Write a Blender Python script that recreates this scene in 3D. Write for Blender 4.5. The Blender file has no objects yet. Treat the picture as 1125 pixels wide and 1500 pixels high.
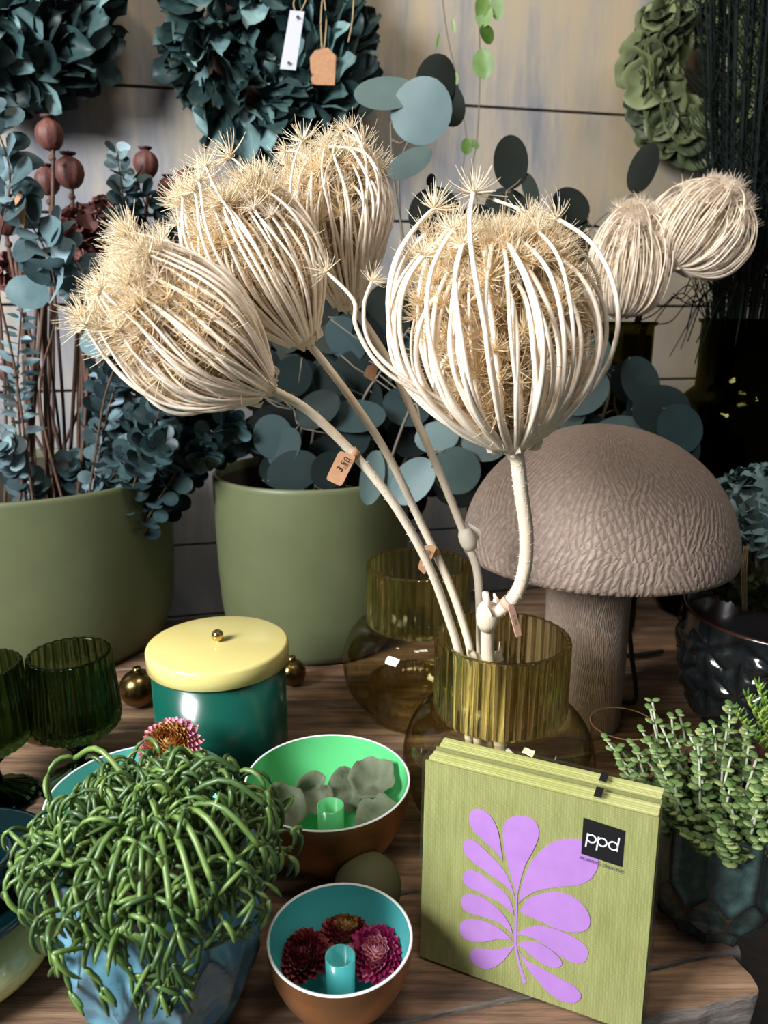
import bpy, math, random
import numpy as np
from mathutils import Vector, Matrix, Quaternion
PI = math.pi
random.seed(7)
S = bpy.context.scene
COL = S.collection
# ------------------------------------------------------------ camera, world, lights, exposure
F_PX = 1127.0; PITCH = math.radians(14.5); CAM_Z = 0.42
cam_d = bpy.data.cameras.new('camera'); cam = bpy.data.objects.new('camera', cam_d); COL.objects.link(cam)
cam.location = (0, 0, CAM_Z); cam.rotation_euler = (PI/2 - PITCH, 0, 0)
cam_d.sensor_fit = 'VERTICAL'; cam_d.sensor_height = 36; cam_d.lens = F_PX/1500*36
cam_d.clip_start = 0.01
cam_d.dof.use_dof = True; cam_d.dof.focus_distance = 0.54; cam_d.dof.aperture_fstop = 9.5
S.camera = cam
S.view_settings.view_transform = 'Standard'; S.view_settings.look = 'None'
S.view_settings.gamma = 1; S.view_settings.use_curve_mapping = False
S.view_settings.exposure = 0.0
w = bpy.data.worlds.new('shop_ambient'); S.world = w; w.use_nodes = True
w.node_tree.nodes['Background'].inputs[0].default_value = (0.80, 0.86, 1.0, 1)
w.node_tree.nodes['Background'].inputs[1].default_value = 0.13
def area(name, loc, target, size, power, color, size_y=None):
    l = bpy.data.lights.new(name, 'AREA'); l.energy = power; l.color = color; l.size = size
    if size_y: l.shape = 'RECTANGLE'; l.size_y = size_y
    o = bpy.data.objects.new(name, l); COL.objects.link(o); o.location = loc
    o.rotation_euler = (Vector(target) - Vector(loc)).to_track_quat('-Z', 'Y').to_euler(); return o
def spot(name, loc, target, power, color, angle=60, radius=0.03):
    l = bpy.data.lights.new(name, 'SPOT'); l.energy = power; l.color = color; l.spot_size = math.radians(angle)
    l.spot_blend = 0.6; l.shadow_soft_size = radius
    o = bpy.data.objects.new(name, l); COL.objects.link(o); o.location = loc
    o.rotation_euler = (Vector(target) - Vector(loc)).to_track_quat('-Z', 'Y').to_euler(); return o
area('window_light', (-1.15, -0.42, 1.05), (0.0, 0.6, 0.2), 0.60, 70, (0.97, 0.975, 1.0), 0.6)
area('ceiling_light', (0.15, 0.10, 1.9), (0.0, 0.45, 0.1), 0.5, 11, (1.0, 0.9, 0.78), 0.3)
spot('ceiling_spot', (-0.75, 0.45, 2.0), (-0.1, 1.25, 0.75), 34, (1.0, 0.80, 0.52), 50, 0.05)
spot('ceiling_spot', (0.95, 0.55, 1.9), (0.45, 1.3, 0.55), 9, (1.0, 0.78, 0.52), 50, 0.05)

# ------------------------------------------------------------ pixel rays -> world points
def ray(px, py):
    v = (750-py)/F_PX
    return Vector(((px-562.5)/F_PX, math.cos(PITCH)+v*math.sin(PITCH), -math.sin(PITCH)+v*math.cos(PITCH)))
CAM = Vector((0, 0, CAM_Z))
def P(px, py, Y):
    r = ray(px, py); return CAM + r*(Y/r.y)
def G(px, py, z=0.0):
    r = ray(px, py); return CAM + r*((z-CAM_Z)/r.z)
WA = math.radians(12.5); WT = math.tan(WA)
def Wl(px, py, off=0.0):
    r = ray(px, py); return CAM + r*((1.3-off)/(r.y-WT*r.x))
def scale_at(p): return ((p-CAM).y*math.cos(PITCH) - (p-CAM).z*math.sin(PITCH))/F_PX   # metres per pixel

# ------------------------------------------------------------ mesh building
ORG = {}
class MB:
    def __init__(s): s.v = []; s.f = []; s.attr = None; s.uv = None
    def add(s, vs, fs):
        b = len(s.v); s.v.extend(vs); s.f.extend([tuple(i+b for i in f) for f in fs]); return b
    def tube(s, pts, rad, n=6, cap=True):
        pts = [Vector(p) for p in pts]; m = len(pts)
        if not hasattr(rad, '__len__'): rad = [rad]*m
        T = [(pts[min(i+1, m-1)]-pts[max(i-1, 0)]).normalized() for i in range(m)]
        N = T[0].orthogonal().normalized(); vs = []
        for i in range(m):
            N = (N - T[i]*N.dot(T[i]))
            N = N.normalized() if N.length > 1e-9 else T[i].orthogonal().normalized()
            B = T[i].cross(N)
            for k in range(n):
                a = 2*PI*k/n; vs.append(pts[i] + (N*math.cos(a)+B*math.sin(a))*rad[i])
        fs = [(i*n+k, i*n+(k+1) % n, (i+1)*n+(k+1) % n, (i+1)*n+k) for i in range(m-1) for k in range(n)]
        if cap: fs.append(tuple(range(n-1, -1, -1))); fs.append(tuple((m-1)*n+k for k in range(n)))
        s.add(vs, fs)
    def lathe(s, prof, n=48, mod=None, o=(0, 0, 0), uv=False):
        vs = []; o = Vector(o)
        for i, (r, z) in enumerate(prof):
            for k in range(n):
                a = 2*PI*k/n; rr = r*(mod(a, i, z) if mod else 1)
                vs.append(o + Vector((rr*math.cos(a), rr*math.sin(a), z)))
        m = len(prof)
        fs = [(i*n+k, i*n+(k+1) % n, (i+1)*n+(k+1) % n, (i+1)*n+k) for i in range(m-1) for k in range(n)]
        if prof[0][0] > 1e-6 and False: pass
        s.add(vs, fs)
        if uv:
            s.uv = []
            L = [0]
            for i in range(m-1): L.append(L[-1]+math.hypot(prof[i+1][0]-prof[i][0], prof[i+1][1]-prof[i][1]))
            for i in range(m-1):
                for k in range(n):
                    for (ii, kk) in ((i, k), (i, k+1), (i+1, k+1), (i+1, k)): s.uv.append((kk/n, L[ii]))
    def box(s, c, h, R=None):
        c = Vector(c); vs = []
        for x in (-1, 1):
            for y in (-1, 1):
                for z in (-1, 1):
                    v = Vector((x*h[0], y*h[1], z*h[2]))
                    if R: v = R @ v
                    vs.append(c+v)
        s.add(vs, [(0, 1, 3, 2), (4, 6, 7, 5), (0, 4, 5, 1), (2, 3, 7, 6), (0, 2, 6, 4), (1, 5, 7, 3)])
    def ball(s, c, r, n=16, m=10, sc=(1, 1, 1), R=None):
        prof = []
        c = Vector(c); vs = []
        for i in range(m+1):
            t = PI*i/m
            for k in range(n):
                a = 2*PI*k/n
                v = Vector((max(1e-5, math.sin(t))*math.cos(a)*r*sc[0], max(1e-5, math.sin(t))*math.sin(a)*r*sc[1], -math.cos(t)*r*sc[2]))
                if R: v = R @ v
                vs.append(c+v)
        s.add(vs, [(i*n+k, i*n+(k+1) % n, (i+1)*n+(k+1) % n, (i+1)*n+k) for i in range(m) for k in range(n)])
    def leaf(s, p, d, nrm, L, W, cup=0.2, bend=0.2, kind='round', wav=0.0, fine=False):
        d = d.normalized(); side = d.cross(nrm)
        if side.length < 1e-5: side = d.orthogonal()
        side.normalize(); nn = side.cross(d).normalized()
        T = (0.0, 0.12, 0.32, 0.55, 0.8, 0.94, 1.0)
        if fine: T = (0.0, 0.03, 0.09, 0.18, 0.30, 0.45, 0.60, 0.74, 0.85, 0.93, 0.98, 1.0)
        vs = []
        for t in T:
            if kind == 'round': w_ = math.sqrt(max(0, 1-(2*t-1)**2))
            elif kind == 'ovate': w_ = math.sin(PI*t**0.75)
            elif kind == 'obov': w_ = math.sin(PI*t**1.5)**0.8 if 0 < t < 1 else 0
            else: w_ = math.sin(PI*t)**0.7*0.9 if 0 < t < 1 else 0
            w_ = max(w_, 0.03)
            for c in (-1, -0.5, 0, 0.5, 1):
                wv = wav*W*math.sin(5*t*PI+c*2.3)*abs(c)
                vs.append(p + d*(t*L) + side*(c*w_*W/2) + nn*(cup*W*c*c*w_ - bend*L*t*t + wv))
        fs = [(i*5+k, i*5+k+1, (i+1)*5+k+1, (i+1)*5+k) for i in range(len(T)-1) for k in range(4)]
        s.add(vs, fs)
    def np_add(s, V, Fc):
        b = len(s.v); s.v.extend(V.tolist()); s.f.extend((Fc+b).tolist())
    def cupleaf(s, c, nrm, r, rn, depth=0.35):
        nrm = nrm.normalized(); X = nrm.orthogonal().normalized(); X.rotate(Quaternion(nrm, rn.uniform(0, 6.3))); Y = nrm.cross(X); n = 22; ph = rn.uniform(0, 6)
        vs = [c - nrm*r*depth]
        for f, z in ((0.25, -0.9), (0.5, -0.55), (0.75, -0.12), (0.92, 0.12), (1.0, 0.10)):
            for k in range(n):
                a = 2*PI*k/n; notch = 1-0.30*math.exp(-((a-PI)/0.22)**2)*f; w_ = (0.10*math.sin(3*a+ph)+0.06*math.sin(7*a+ph*2))*f*f
                vs.append(c + (X*math.cos(a)+Y*math.sin(a))*(r*f*notch) + nrm*(r*(depth*z+w_)))
        fs = [(0, 1+k, 1+(k+1) % n) for k in range(n)]
        for i in range(4): fs += [(1+i*n+k, 1+(i+1)*n+k, 1+(i+1)*n+(k+1) % n, 1+i*n+(k+1) % n) for k in range(n)]
        s.add(vs, fs)
    def build(s, name, mat, parent=None, origin=None, smooth=True):
        if parent is not None: origin = ORG[parent.name]
        if origin is None: origin = (0, 0, 0)
        me = bpy.data.meshes.new(name)
        V = np.array([tuple(v) for v in s.v], dtype=float) - np.array(tuple(origin))
        me.from_pydata(V.tolist(), [], s.f)
        me.polygons.foreach_set('use_smooth', [smooth]*len(me.polygons))
        if s.attr is not None:
            at = me.attributes.new('mark', 'FLOAT', 'POINT'); at.data.foreach_set('value', s.attr)
        if s.uv is not None and len(s.uv) == len(me.loops):
            u = me.uv_layers.new(name='UVMap'); u.data.foreach_set('uv', [c for p in s.uv for c in p])
        me.update()
        me.materials.append(mat)
        o = bpy.data.objects.new(name, me); COL.objects.link(o)
        if parent is not None: o.parent = parent
        else: o.location = origin
        ORG[o.name] = Vector(origin); return o
def smooth_pts(pts, per=6):
    pts = [Vector(p) for p in pts]; out = []
    for i in range(len(pts)-1):
        p0 = pts[max(i-1, 0)]; p1 = pts[i]; p2 = pts[i+1]; p3 = pts[min(i+2, len(pts)-1)]
        for k in range(per):
            t = k/per
            out.append(0.5*((2*p1)+(p2-p0)*t+(2*p0-5*p1+4*p2-p3)*t*t+(3*p1-p0-3*p2+p3)*t**3))
    out.append(pts[-1]); return out
def thing(name, loc, label, cat, group=None):
    o = bpy.data.objects.new(name, None); COL.objects.link(o); o.location = loc
    o.empty_display_size = 0.01
    ORG[o.name] = Vector(loc); return tag(o, label, cat, group)
def tag(o, label, cat, group=None, kind=None):
    o['label'] = label; o['category'] = cat
    if group: o['group'] = group
    if kind: o['kind'] = kind
    return o
def struct(o): o['kind'] = 'structure'; return o
def sharp(o, ang=40):
    try: o.data.set_sharp_from_angle(angle=math.radians(ang))
    except Exception: pass
    return o
def bevel(o, wd, seg=2):
    m = o.modifiers.new('bevel', 'BEVEL'); m.width = wd; m.segments = seg; m.limit_method = 'ANGLE'; return o

# ------------------------------------------------------------ materials
def lin(c):
    return tuple(((x/255)/12.92 if x/255 <= 0.04045 else ((x/255+0.055)/1.055)**2.4) for x in c)+(1,)
class NT:
    def __init__(s, name):
        s.m = bpy.data.materials.new(name); s.m.use_nodes = True; s.t = s.m.node_tree
        s.b = s.t.nodes['Principled BSDF']; s.out = s.t.nodes['Material Output']
    def n(s, typ, **kw):
        x = s.t.nodes.new(typ)
        for k, v in kw.items(): setattr(x, k, v)
        return x
    def l(s, a, b): s.t.links.new(a, b)
    def ramp(s, fac, stops):
        r = s.n('ShaderNodeValToRGB'); s.l(fac, r.inputs[0]); e = r.color_ramp.elements
        e[0].position = stops[0][0]; e[0].color = stops[0][1]
        e[1].position = stops[-1][0]; e[1].color = stops[-1][1]
        for p, c in stops[1:-1]:
            q = e.new(p); q.color = c
        return r
    def noise(s, scale, detail=4, vec=None, rough=0.6):
        x = s.n('ShaderNodeTexNoise'); x.inputs['Scale'].default_value = scale; x.inputs['Detail'].default_value = detail
        x.inputs['Roughness'].default_value = rough
        if vec is not None: s.l(vec, x.inputs['Vector'])
        return x
    def bump(s, h, strength, dist=0.001):
        b = s.n('ShaderNodeBump'); b.inputs['Strength'].default_value = strength; b.inputs['Distance'].default_value = dist
        s.l(h, b.inputs['Height']); s.l(b.outputs[0], s.b.inputs['Normal']); return b
    def coords(s, scale=(1, 1, 1), which='Object'):
        tc = s.n('ShaderNodeTexCoord'); mp = s.n('ShaderNodeMapping'); mp.inputs['Scale'].default_value = scale
        s.l(tc.outputs[which], mp.inputs[0]); return mp.outputs[0]
def simple(name, c, rough=0.5, metal=0.0, c2=None, scale=30, bump=0, spec=0.5, coat=0, stretch=(1, 1, 1), bscale=None, bdist=0.001, sss=0):
    t = NT(name); t.b.inputs['Roughness'].default_value = rough; t.b.inputs['Metallic'].default_value = metal
    t.b.inputs['Specular IOR Level'].default_value = spec; t.b.inputs['Coat Weight'].default_value = coat
    t.b.inputs['Base Color'].default_value = lin(c)
    v = t.coords(stretch)
    nz = t.noise(scale, 4, v)
    if c2:
        r = t.ramp(nz.outputs[0], [(0.35, lin(c)), (0.65, lin(c2))]); t.l(r.outputs[0], t.b.inputs['Base Color'])
    if bump:
        n2 = t.noise(bscale or scale, 5, v); t.bump(n2.outputs[0], bump, bdist)
    return t.m
def leafmat(name, cols, rough=0.55, scale=40, translucent=0.0, spec=0.25):
    t = NT(name); g = t.n('ShaderNodeNewGeometry'); v = t.coords()
    nz = t.noise(scale, 4, v)
    mx = t.n('ShaderNodeMath', operation='MULTIPLY_ADD'); t.l(nz.outputs[0], mx.inputs[0]); mx.inputs[1].default_value = 0.45
    sb = t.n('ShaderNodeMath', operation='MULTIPLY_ADD'); t.l(g.outputs['Random Per Island'], sb.inputs[0]); sb.inputs[1].default_value = 0.8; sb.inputs[2].default_value = -0.12
    t.l(sb.outputs[0], mx.inputs[2])
    n = len(cols); r = t.ramp(mx.outputs[0], [(0.08+0.84*i/(n-1), lin(c)) for i, c in enumerate(cols)])
    t.l(r.outputs[0], t.b.inputs['Base Color']); t.b.inputs['Roughness'].default_value = rough
    t.b.inputs['Specular IOR Level'].default_value = spec
    t.bump(nz.outputs[0], 0.25, 0.001)
    if translucent:
        tr = t.n('ShaderNodeBsdfTranslucent'); t.l(r.outputs[0], tr.inputs[0]); ms = t.n('ShaderNodeMixShader'); ms.inputs[0].default_value = translucent
        t.l(t.b.outputs[0], ms.inputs[1]); t.l(tr.outputs[0], ms.inputs[2]); t.l(ms.outputs[0], t.out.inputs[0])
    return t.m
def glass(name, c, thin=0.5, rough=0.02, ior=1.45, cthin=None):
    t = NT(name)
    gl = t.n('ShaderNodeBsdfGlass'); gl.inputs['Color'].default_value = lin(c); gl.inputs['Roughness'].default_value = rough; gl.inputs['IOR'].default_value = ior
    tr = t.n('ShaderNodeBsdfTransparent'); tr.inputs[0].default_value = lin(cthin or c)
    ms = t.n('ShaderNodeMixShader'); ms.inputs[0].default_value = thin
    t.l(gl.outputs[0], ms.inputs[1]); t.l(tr.outputs[0], ms.inputs[2]); t.l(ms.outputs[0], t.out.inputs[0]); return t.m
def thinglass(name, c, refl=0.75, edge=None, rough=0.03, base=0.04, bump=0):
    t = NT(name); lw = t.n('ShaderNodeLayerWeight'); lw.inputs[0].default_value = 0.5
    tr = t.n('ShaderNodeBsdfTransparent'); gl = t.n('ShaderNodeBsdfGlossy'); gl.inputs['Roughness'].default_value = rough
    r = t.ramp(lw.outputs['Facing'], [(0.0, lin(c)), (0.5, lin(c)), (1.0, lin(edge or c))]); t.l(r.outputs[0], tr.inputs[0])
    pw = t.n('ShaderNodeMath', operation='POWER'); t.l(lw.outputs['Facing'], pw.inputs[0]); pw.inputs[1].default_value = 5
    ma = t.n('ShaderNodeMath', operation='MULTIPLY_ADD'); t.l(pw.outputs[0], ma.inputs[0]); ma.inputs[1].default_value = refl; ma.inputs[2].default_value = base
    if bump:
        nz = t.noise(bump, 3, t.coords()); b = t.n('ShaderNodeBump'); b.inputs['Strength'].default_value = 0.6; b.inputs['Distance'].default_value = 0.003
        t.l(nz.outputs[0], b.inputs['Height']); t.l(b.outputs[0], gl.inputs['Normal'])
    ms = t.n('ShaderNodeMixShader'); t.l(ma.outputs[0], ms.inputs[0]); t.l(tr.outputs[0], ms.inputs[1]); t.l(gl.outputs[0], ms.inputs[2])
    t.l(ms.outputs[0], t.out.inputs[0]); return t.m

def wall_mat():
    t = NT('painted_boards'); v = t.coords((7, 7, 1.6)); v2 = t.coords((60, 60, 5)); v3 = t.coords((1, 1, 1))
    a = t.noise(1.6, 5, v); b = t.noise(2.0, 3, v2); c = t.noise(1.3, 2, v3)
    m1 = t.n('ShaderNodeMath', operation='MULTIPLY_ADD'); t.l(b.outputs[0], m1.inputs[0]); m1.inputs[1].default_value = 0.16; t.l(a.outputs[0], m1.inputs[2])
    # cream boards high up, blue-grey spreading further over the low boards
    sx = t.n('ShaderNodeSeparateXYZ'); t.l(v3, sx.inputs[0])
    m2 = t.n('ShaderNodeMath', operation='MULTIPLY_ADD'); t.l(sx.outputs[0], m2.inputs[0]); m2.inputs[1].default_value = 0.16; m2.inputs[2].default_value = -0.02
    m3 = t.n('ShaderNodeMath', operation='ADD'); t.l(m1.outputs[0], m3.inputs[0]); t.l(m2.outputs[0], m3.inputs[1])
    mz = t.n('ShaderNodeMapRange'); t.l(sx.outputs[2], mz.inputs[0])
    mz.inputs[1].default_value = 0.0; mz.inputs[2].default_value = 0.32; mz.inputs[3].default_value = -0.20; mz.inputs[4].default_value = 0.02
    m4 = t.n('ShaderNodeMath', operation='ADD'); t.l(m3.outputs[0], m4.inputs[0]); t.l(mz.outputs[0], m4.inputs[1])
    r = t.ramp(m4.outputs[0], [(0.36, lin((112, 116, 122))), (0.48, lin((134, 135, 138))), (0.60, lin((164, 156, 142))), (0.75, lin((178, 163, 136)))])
    t.l(r.outputs[0], t.b.inputs['Base Color']); t.b.inputs['Roughness'].default_value = 0.7
    t.bump(b.outputs[0], 0.15, 0.002); return t.m
def wood_mat(name, cols, along=(2.4, 34, 34)):
    t = NT(name); v = t.coords(along); a = t.noise(3, 7, v, 0.65); v2 = t.coords((4, 9, 9)); b = t.noise(1.5, 4, v2)
    mx = t.n('ShaderNodeMath', operation='MULTIPLY_ADD'); t.l(b.outputs[0], mx.inputs[0]); mx.inputs[1].default_value = 0.7
    sb = t.n('ShaderNodeMath', operation='SUBTRACT'); t.l(a.outputs[0], sb.inputs[0]); sb.inputs[1].default_value = 0.32; t.l(sb.outputs[0], mx.inputs[2])
    n = len(cols); r = t.ramp(mx.outputs[0], [(0.3+0.5*i/(n-1), lin(c)) for i, c in enumerate(cols)])
    tc = t.n('ShaderNodeTexCoord'); sx = t.n('ShaderNodeSeparateXYZ'); t.l(tc.outputs['Normal'], sx.inputs[0])
    st = t.ramp(sx.outputs[2], [(0.45, (1, 1, 1, 1)), (0.75, (0, 0, 0, 1))])
    gr = t.ramp(a.outputs[0], [(0.35, lin((84, 78, 74))), (0.65, lin((146, 136, 126)))])
    mg = t.n('ShaderNodeMixRGB'); t.l(st.outputs[0], mg.inputs[0]); t.l(r.outputs[0], mg.inputs[1]); t.l(gr.outputs[0], mg.inputs[2])
    t.l(mg.outputs[0], t.b.inputs['Base Color']); t.b.inputs['Roughness'].default_value = 0.75
    t.bump(a.outputs[0], 0.6, 0.004); return t.m
M = {}
M['wall'] = wall_mat()
M['wood'] = wood_mat('weathered_wood', [(54, 42, 34), (94, 72, 54), (138, 108, 82), (168, 142, 114)])
M['floor'] = simple('shop_floor', (70, 66, 62), 0.7, c2=(84, 80, 74))
M['pot_green'] = simple('satin_olive_ceramic', (94, 101, 71), 0.42, c2=(88, 95, 66), scale=12, spec=0.4)
M['pot_in'] = simple('dark_pot_inside', (62, 54, 40), 0.8)
M['soil'] = simple('potting_soil', (44, 32, 24), 0.95, c2=(70, 52, 38), scale=300, bump=1, bdist=0.003)
M['bleached'] = simple('bleached_stalk', (252, 240, 222), 0.55, c2=(242, 224, 200), scale=160, bump=0.3, bscale=700, bdist=0.0004, stretch=(1, 1, 1))
M['floret'] = leafmat('bleached_floret', [(250, 234, 202), (255, 248, 228)], 0.65, translucent=0.35)
M['floret_in'] = leafmat('bleached_inner_floret', [(252, 232, 196), (255, 246, 222)], 0.7, translucent=0.55)
M['bleached_stem'] = simple('bleached_main_stem', (240, 228, 206), 0.55, c2=(226, 206, 176), scale=40, bump=0.6, bscale=500, bdist=0.0006, stretch=(1, 1, 0.15))
M['ray_bg'] = simple('cream_thread_stalk', (238, 224, 204), 0.6, c2=(222, 204, 178), scale=90)
M['kraft'] = simple('kraft_card', (186, 142, 106), 0.8, c2=(172, 128, 94), scale=200)
M['pinktag'] = simple('pale_pink_card', (214, 170, 146), 0.8)
M['ink'] = simple('black_ink', (24, 20, 18), 0.6)
M['white'] = simple('white_card', (196, 200, 212), 0.6)
M['twine'] = simple('jute_twine', (170, 148, 112), 0.9)
M['euc'] = leafmat('blue_eucalyptus_leaf', [(44, 60, 62), (78, 100, 104), (112, 138, 142), (150, 174, 184)], 0.42, translucent=0.08)
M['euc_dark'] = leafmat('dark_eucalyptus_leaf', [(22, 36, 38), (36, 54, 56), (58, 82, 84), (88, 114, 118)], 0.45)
M['euc_big'] = leafmat('silver_dollar_leaf', [(40, 54, 50), (62, 78, 76), (82, 102, 100), (98, 118, 120)], 0.55, scale=18)
M['euc_black'] = leafmat('dark_shaded_silver_dollar_leaf', [(24, 27, 24), (32, 36, 32), (42, 48, 44)], 0.6, scale=18, spec=0.08)  # near-black for dark sprigs and for backing leaves standing in for shade
M['euc_shaded'] = leafmat('shaded_teal_leaf', [(15, 20, 19), (24, 32, 31), (34, 46, 46), (50, 66, 68)], 0.55, scale=18, spec=0.08)  # leaf colour darkened to stand in for shade behind the flowers
M['twig'] = simple('dark_brown_twig', (64, 46, 36), 0.7, c2=(96, 66, 50), scale=60)
M['twig_grey'] = simple('grey_green_twig', (92, 92, 80), 0.7, c2=(110, 100, 86), scale=60)
M['poppy'] = simple('red_brown_poppy_pod', (106, 62, 52), 0.6, c2=(74, 40, 36), scale=60, stretch=(2, 2, 0.5), bump=0.4, bdist=0.003)
M['poppy_dark'] = simple('dark_poppy_crown', (66, 34, 30), 0.7)
M['protea'] = leafmat('dusty_red_dried_petal', [(76, 46, 44), (116, 76, 72), (150, 108, 104)], 0.7)
M['wreath'] = leafmat('blue_green_preserved_leaf', [(18, 32, 32), (36, 56, 56), (64, 92, 92), (128, 160, 160)], 0.45)
M['galax'] = leafmat('olive_green_galax_leaf', [(46, 54, 38), (72, 82, 56), (98, 108, 74), (120, 130, 92)], 0.5)
M['brush'] = simple('near_black_green_grass', (14, 21, 18), 0.8, c2=(24, 34, 30), scale=50, spec=0.1)
M['vine'] = leafmat('fresh_green_vine_leaf', [(60, 92, 34), (96, 128, 58), (150, 178, 130)], 0.4, translucent=0.2)
M['brass'] = simple('brushed_copper_gold', (188, 138, 92), 0.38, 0.85, c2=(170, 118, 76), scale=6, bump=0.1, bscale=300, stretch=(1, 1, 6))
M['gold'] = simple('dark_gold_metal', (120, 100, 62), 0.25, 1.0)
M['goldknob'] = simple('polished_gold', (214, 184, 118), 0.15, 1.0)
M['enamel_green'] = simple('mint_green_enamel', (98, 204, 128), 0.22, coat=0.4)
M['enamel_turq'] = simple('turquoise_enamel', (84, 190, 190), 0.25, coat=0.4)
M['enamel_teal'] = simple('light_turquoise_enamel', (104, 190, 180), 0.25, coat=0.4)
M['rim'] = simple('pale_enamel_rim', (226, 232, 226), 0.3)
M['canister'] = simple('glossy_dark_green_enamel', (14, 80, 66), 0.22, coat=0.15)
M['lid'] = simple('pale_yellow_enamel', (232, 216, 136), 0.2, coat=0.5)
M['olive_ball'] = simple('matt_olive_wax', (84, 84, 54), 0.7)
M['vase_glass'] = glass('olive_ribbed_glass', (250, 246, 218), 0.22, ior=1.42)
M['bulb_glass'] = thinglass('smoky_olive_glass', (226, 222, 196), 0.7, (150, 136, 78), base=0.05)
M['tumbler'] = thinglass('clear_tumbler_glass', (244, 240, 232), 0.6, (200, 160, 120))
M['amber'] = simple('amber_rim', (176, 136, 96), 0.25)
M['goblet'] = glass('forest_green_glass', (176, 194, 160), 0.22, ior=1.4)
M['goblet_solid'] = glass('deep_green_solid_glass', (96, 128, 104), 0.25, ior=1.4)
M['plate'] = simple('dark_teal_glass', (5, 24, 26), 0.08, spec=0.5, coat=0.2)
M['yellow_glass'] = simple('pale_yellow_glass', (214, 206, 134), 0.1, coat=0.6)
M['bottle'] = glass('dark_olive_bottle_glass', (150, 148, 96), 0.45, ior=1.4)
M['succ'] = leafmat('grey_green_succulent_leaf', [(72, 98, 52), (104, 130, 74), (132, 154, 98), (156, 168, 106)], 0.5, translucent=0.05)
M['succ_stem'] = simple('pale_succulent_stem', (190, 196, 170), 0.6)
M['sedum'] = leafmat('bright_green_spiky_leaf', [(80, 120, 50), (128, 160, 72), (170, 190, 96)], 0.5)
M['hyd'] = leafmat('dusty_teal_hydrangea_petal', [(66, 84, 82), (96, 122, 122), (128, 158, 162)], 0.6)
M['hyd_olive'] = leafmat('olive_hydrangea_petal', [(62, 66, 44), (88, 90, 62), (112, 110, 78)], 0.6)
M['curl'] = leafmat('grey_green_curled_leaf', [(62, 68, 46), (96, 104, 80), (136, 146, 122)], 0.7, scale=70)
M['straw_red'] = leafmat('maroon_strawflower_petal', [(92, 20, 34), (138, 50, 56), (176, 96, 82)], 0.5)
M['straw_mag'] = leafmat('magenta_strawflower_petal', [(130, 24, 72), (170, 44, 100), (214, 120, 150)], 0.4)
M['straw_gold'] = leafmat('golden_strawflower_centre', [(150, 96, 44), (196, 146, 84), (220, 180, 120)], 0.5)
M['straw_pink'] = leafmat('pink_strawflower_petal', [(206, 120, 130), (226, 160, 160), (216, 150, 190)], 0.5)
M['cord'] = simple('black_cord', (14, 14, 14), 0.5)
M['film'] = thinglass('clear_film', (252, 252, 252), 0.25, rough=0.18, base=0.035, bump=60)
M['nap_side'] = simple('olive_napkin_edges', (178, 182, 104), 0.6, c2=(206, 208, 146), scale=10, stretch=(1, 1, 1))
M['purple'] = simple('lilac_print', (178, 130, 200), 0.75, c2=(170, 122, 194), scale=60)
M['black'] = simple('black_print', (14, 15, 18), 0.5)
M['textw'] = simple('white_print', (235, 238, 240), 0.6)
M['textp'] = simple('dark_purple_print', (60, 50, 70), 0.6)

def rhips_mat():
    t = NT('rhipsalis_stem'); g = t.n('ShaderNodeNewGeometry'); v = t.coords()
    nz = t.noise(120, 3, v)
    mx = t.n('ShaderNodeMath', operation='MULTIPLY_ADD'); t.l(g.outputs['Random Per Island'], mx.inputs[0]); mx.inputs[1].default_value = 0.6; 
    sb = t.n('ShaderNodeMath', operation='MULTIPLY'); t.l(nz.outputs[0], sb.inputs[0]); sb.inputs[1].default_value = 0.4; t.l(sb.outputs[0], mx.inputs[2])
    r = t.ramp(mx.outputs[0], [(0.1, lin((40, 64, 34))), (0.45, lin((72, 100, 50))), (0.75, lin((104, 132, 64))), (1, lin((146, 164, 88)))])
    t.l(r.outputs[0], t.b.inputs['Base Color']); t.b.inputs['Roughness'].default_value = 0.38
    t.b.inputs['Subsurface Weight'].default_value = 0.0; return t.m
M['rhips'] = rhips_mat()
def facet_mat(name, c, c2, edge, rough, coat):
    t = NT(name); at = t.n('ShaderNodeAttribute'); at.attribute_name = 'mark'
    v = t.coords(); nz = t.noise(90, 5, v, 0.7); n2 = t.noise(380, 2, v)
    r = t.ramp(nz.outputs[0], [(0.35, lin(c)), (0.7, lin(c2))])
    sp = t.ramp(n2.outputs[0], [(0.68, (1, 1, 1, 1)), (0.74, (0.25, 0.25, 0.25, 1))])
    m0 = t.n('ShaderNodeMixRGB', blend_type='MULTIPLY'); m0.inputs[0].default_value = 0.7; t.l(r.outputs[0], m0.inputs[1]); t.l(sp.outputs[0], m0.inputs[2])
    mx = t.n('ShaderNodeMixRGB'); t.l(at.outputs['Fac'], mx.inputs[0]); t.l(m0.outputs[0], mx.inputs[1]); mx.inputs[2].default_value = lin(edge)
    t.l(mx.outputs[0], t.b.inputs['Base Color']); t.b.inputs['Roughness'].default_value = rough; t.b.inputs['Coat Weight'].default_value = coat
    t.bump(nz.outputs[0], 0.15, 0.001); return t.m
M['facet_blue'] = facet_mat('blue_glazed_ceramic', (86, 134, 152), (104, 152, 168), (74, 104, 112), 0.35, 0.25)
M['facet_dark'] = facet_mat('dark_teal_glazed_ceramic', (50, 72, 70), (80, 104, 100), (20, 16, 12), 0.22, 0.5)
M['relief'] = facet_mat('black_blue_relief_glaze', (18, 22, 24), (28, 34, 36), (8, 9, 11), 0.16, 0.5)
M['brown_glaze'] = simple('brown_glazed_rim', (56, 34, 28), 0.2, coat=0.5)
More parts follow.
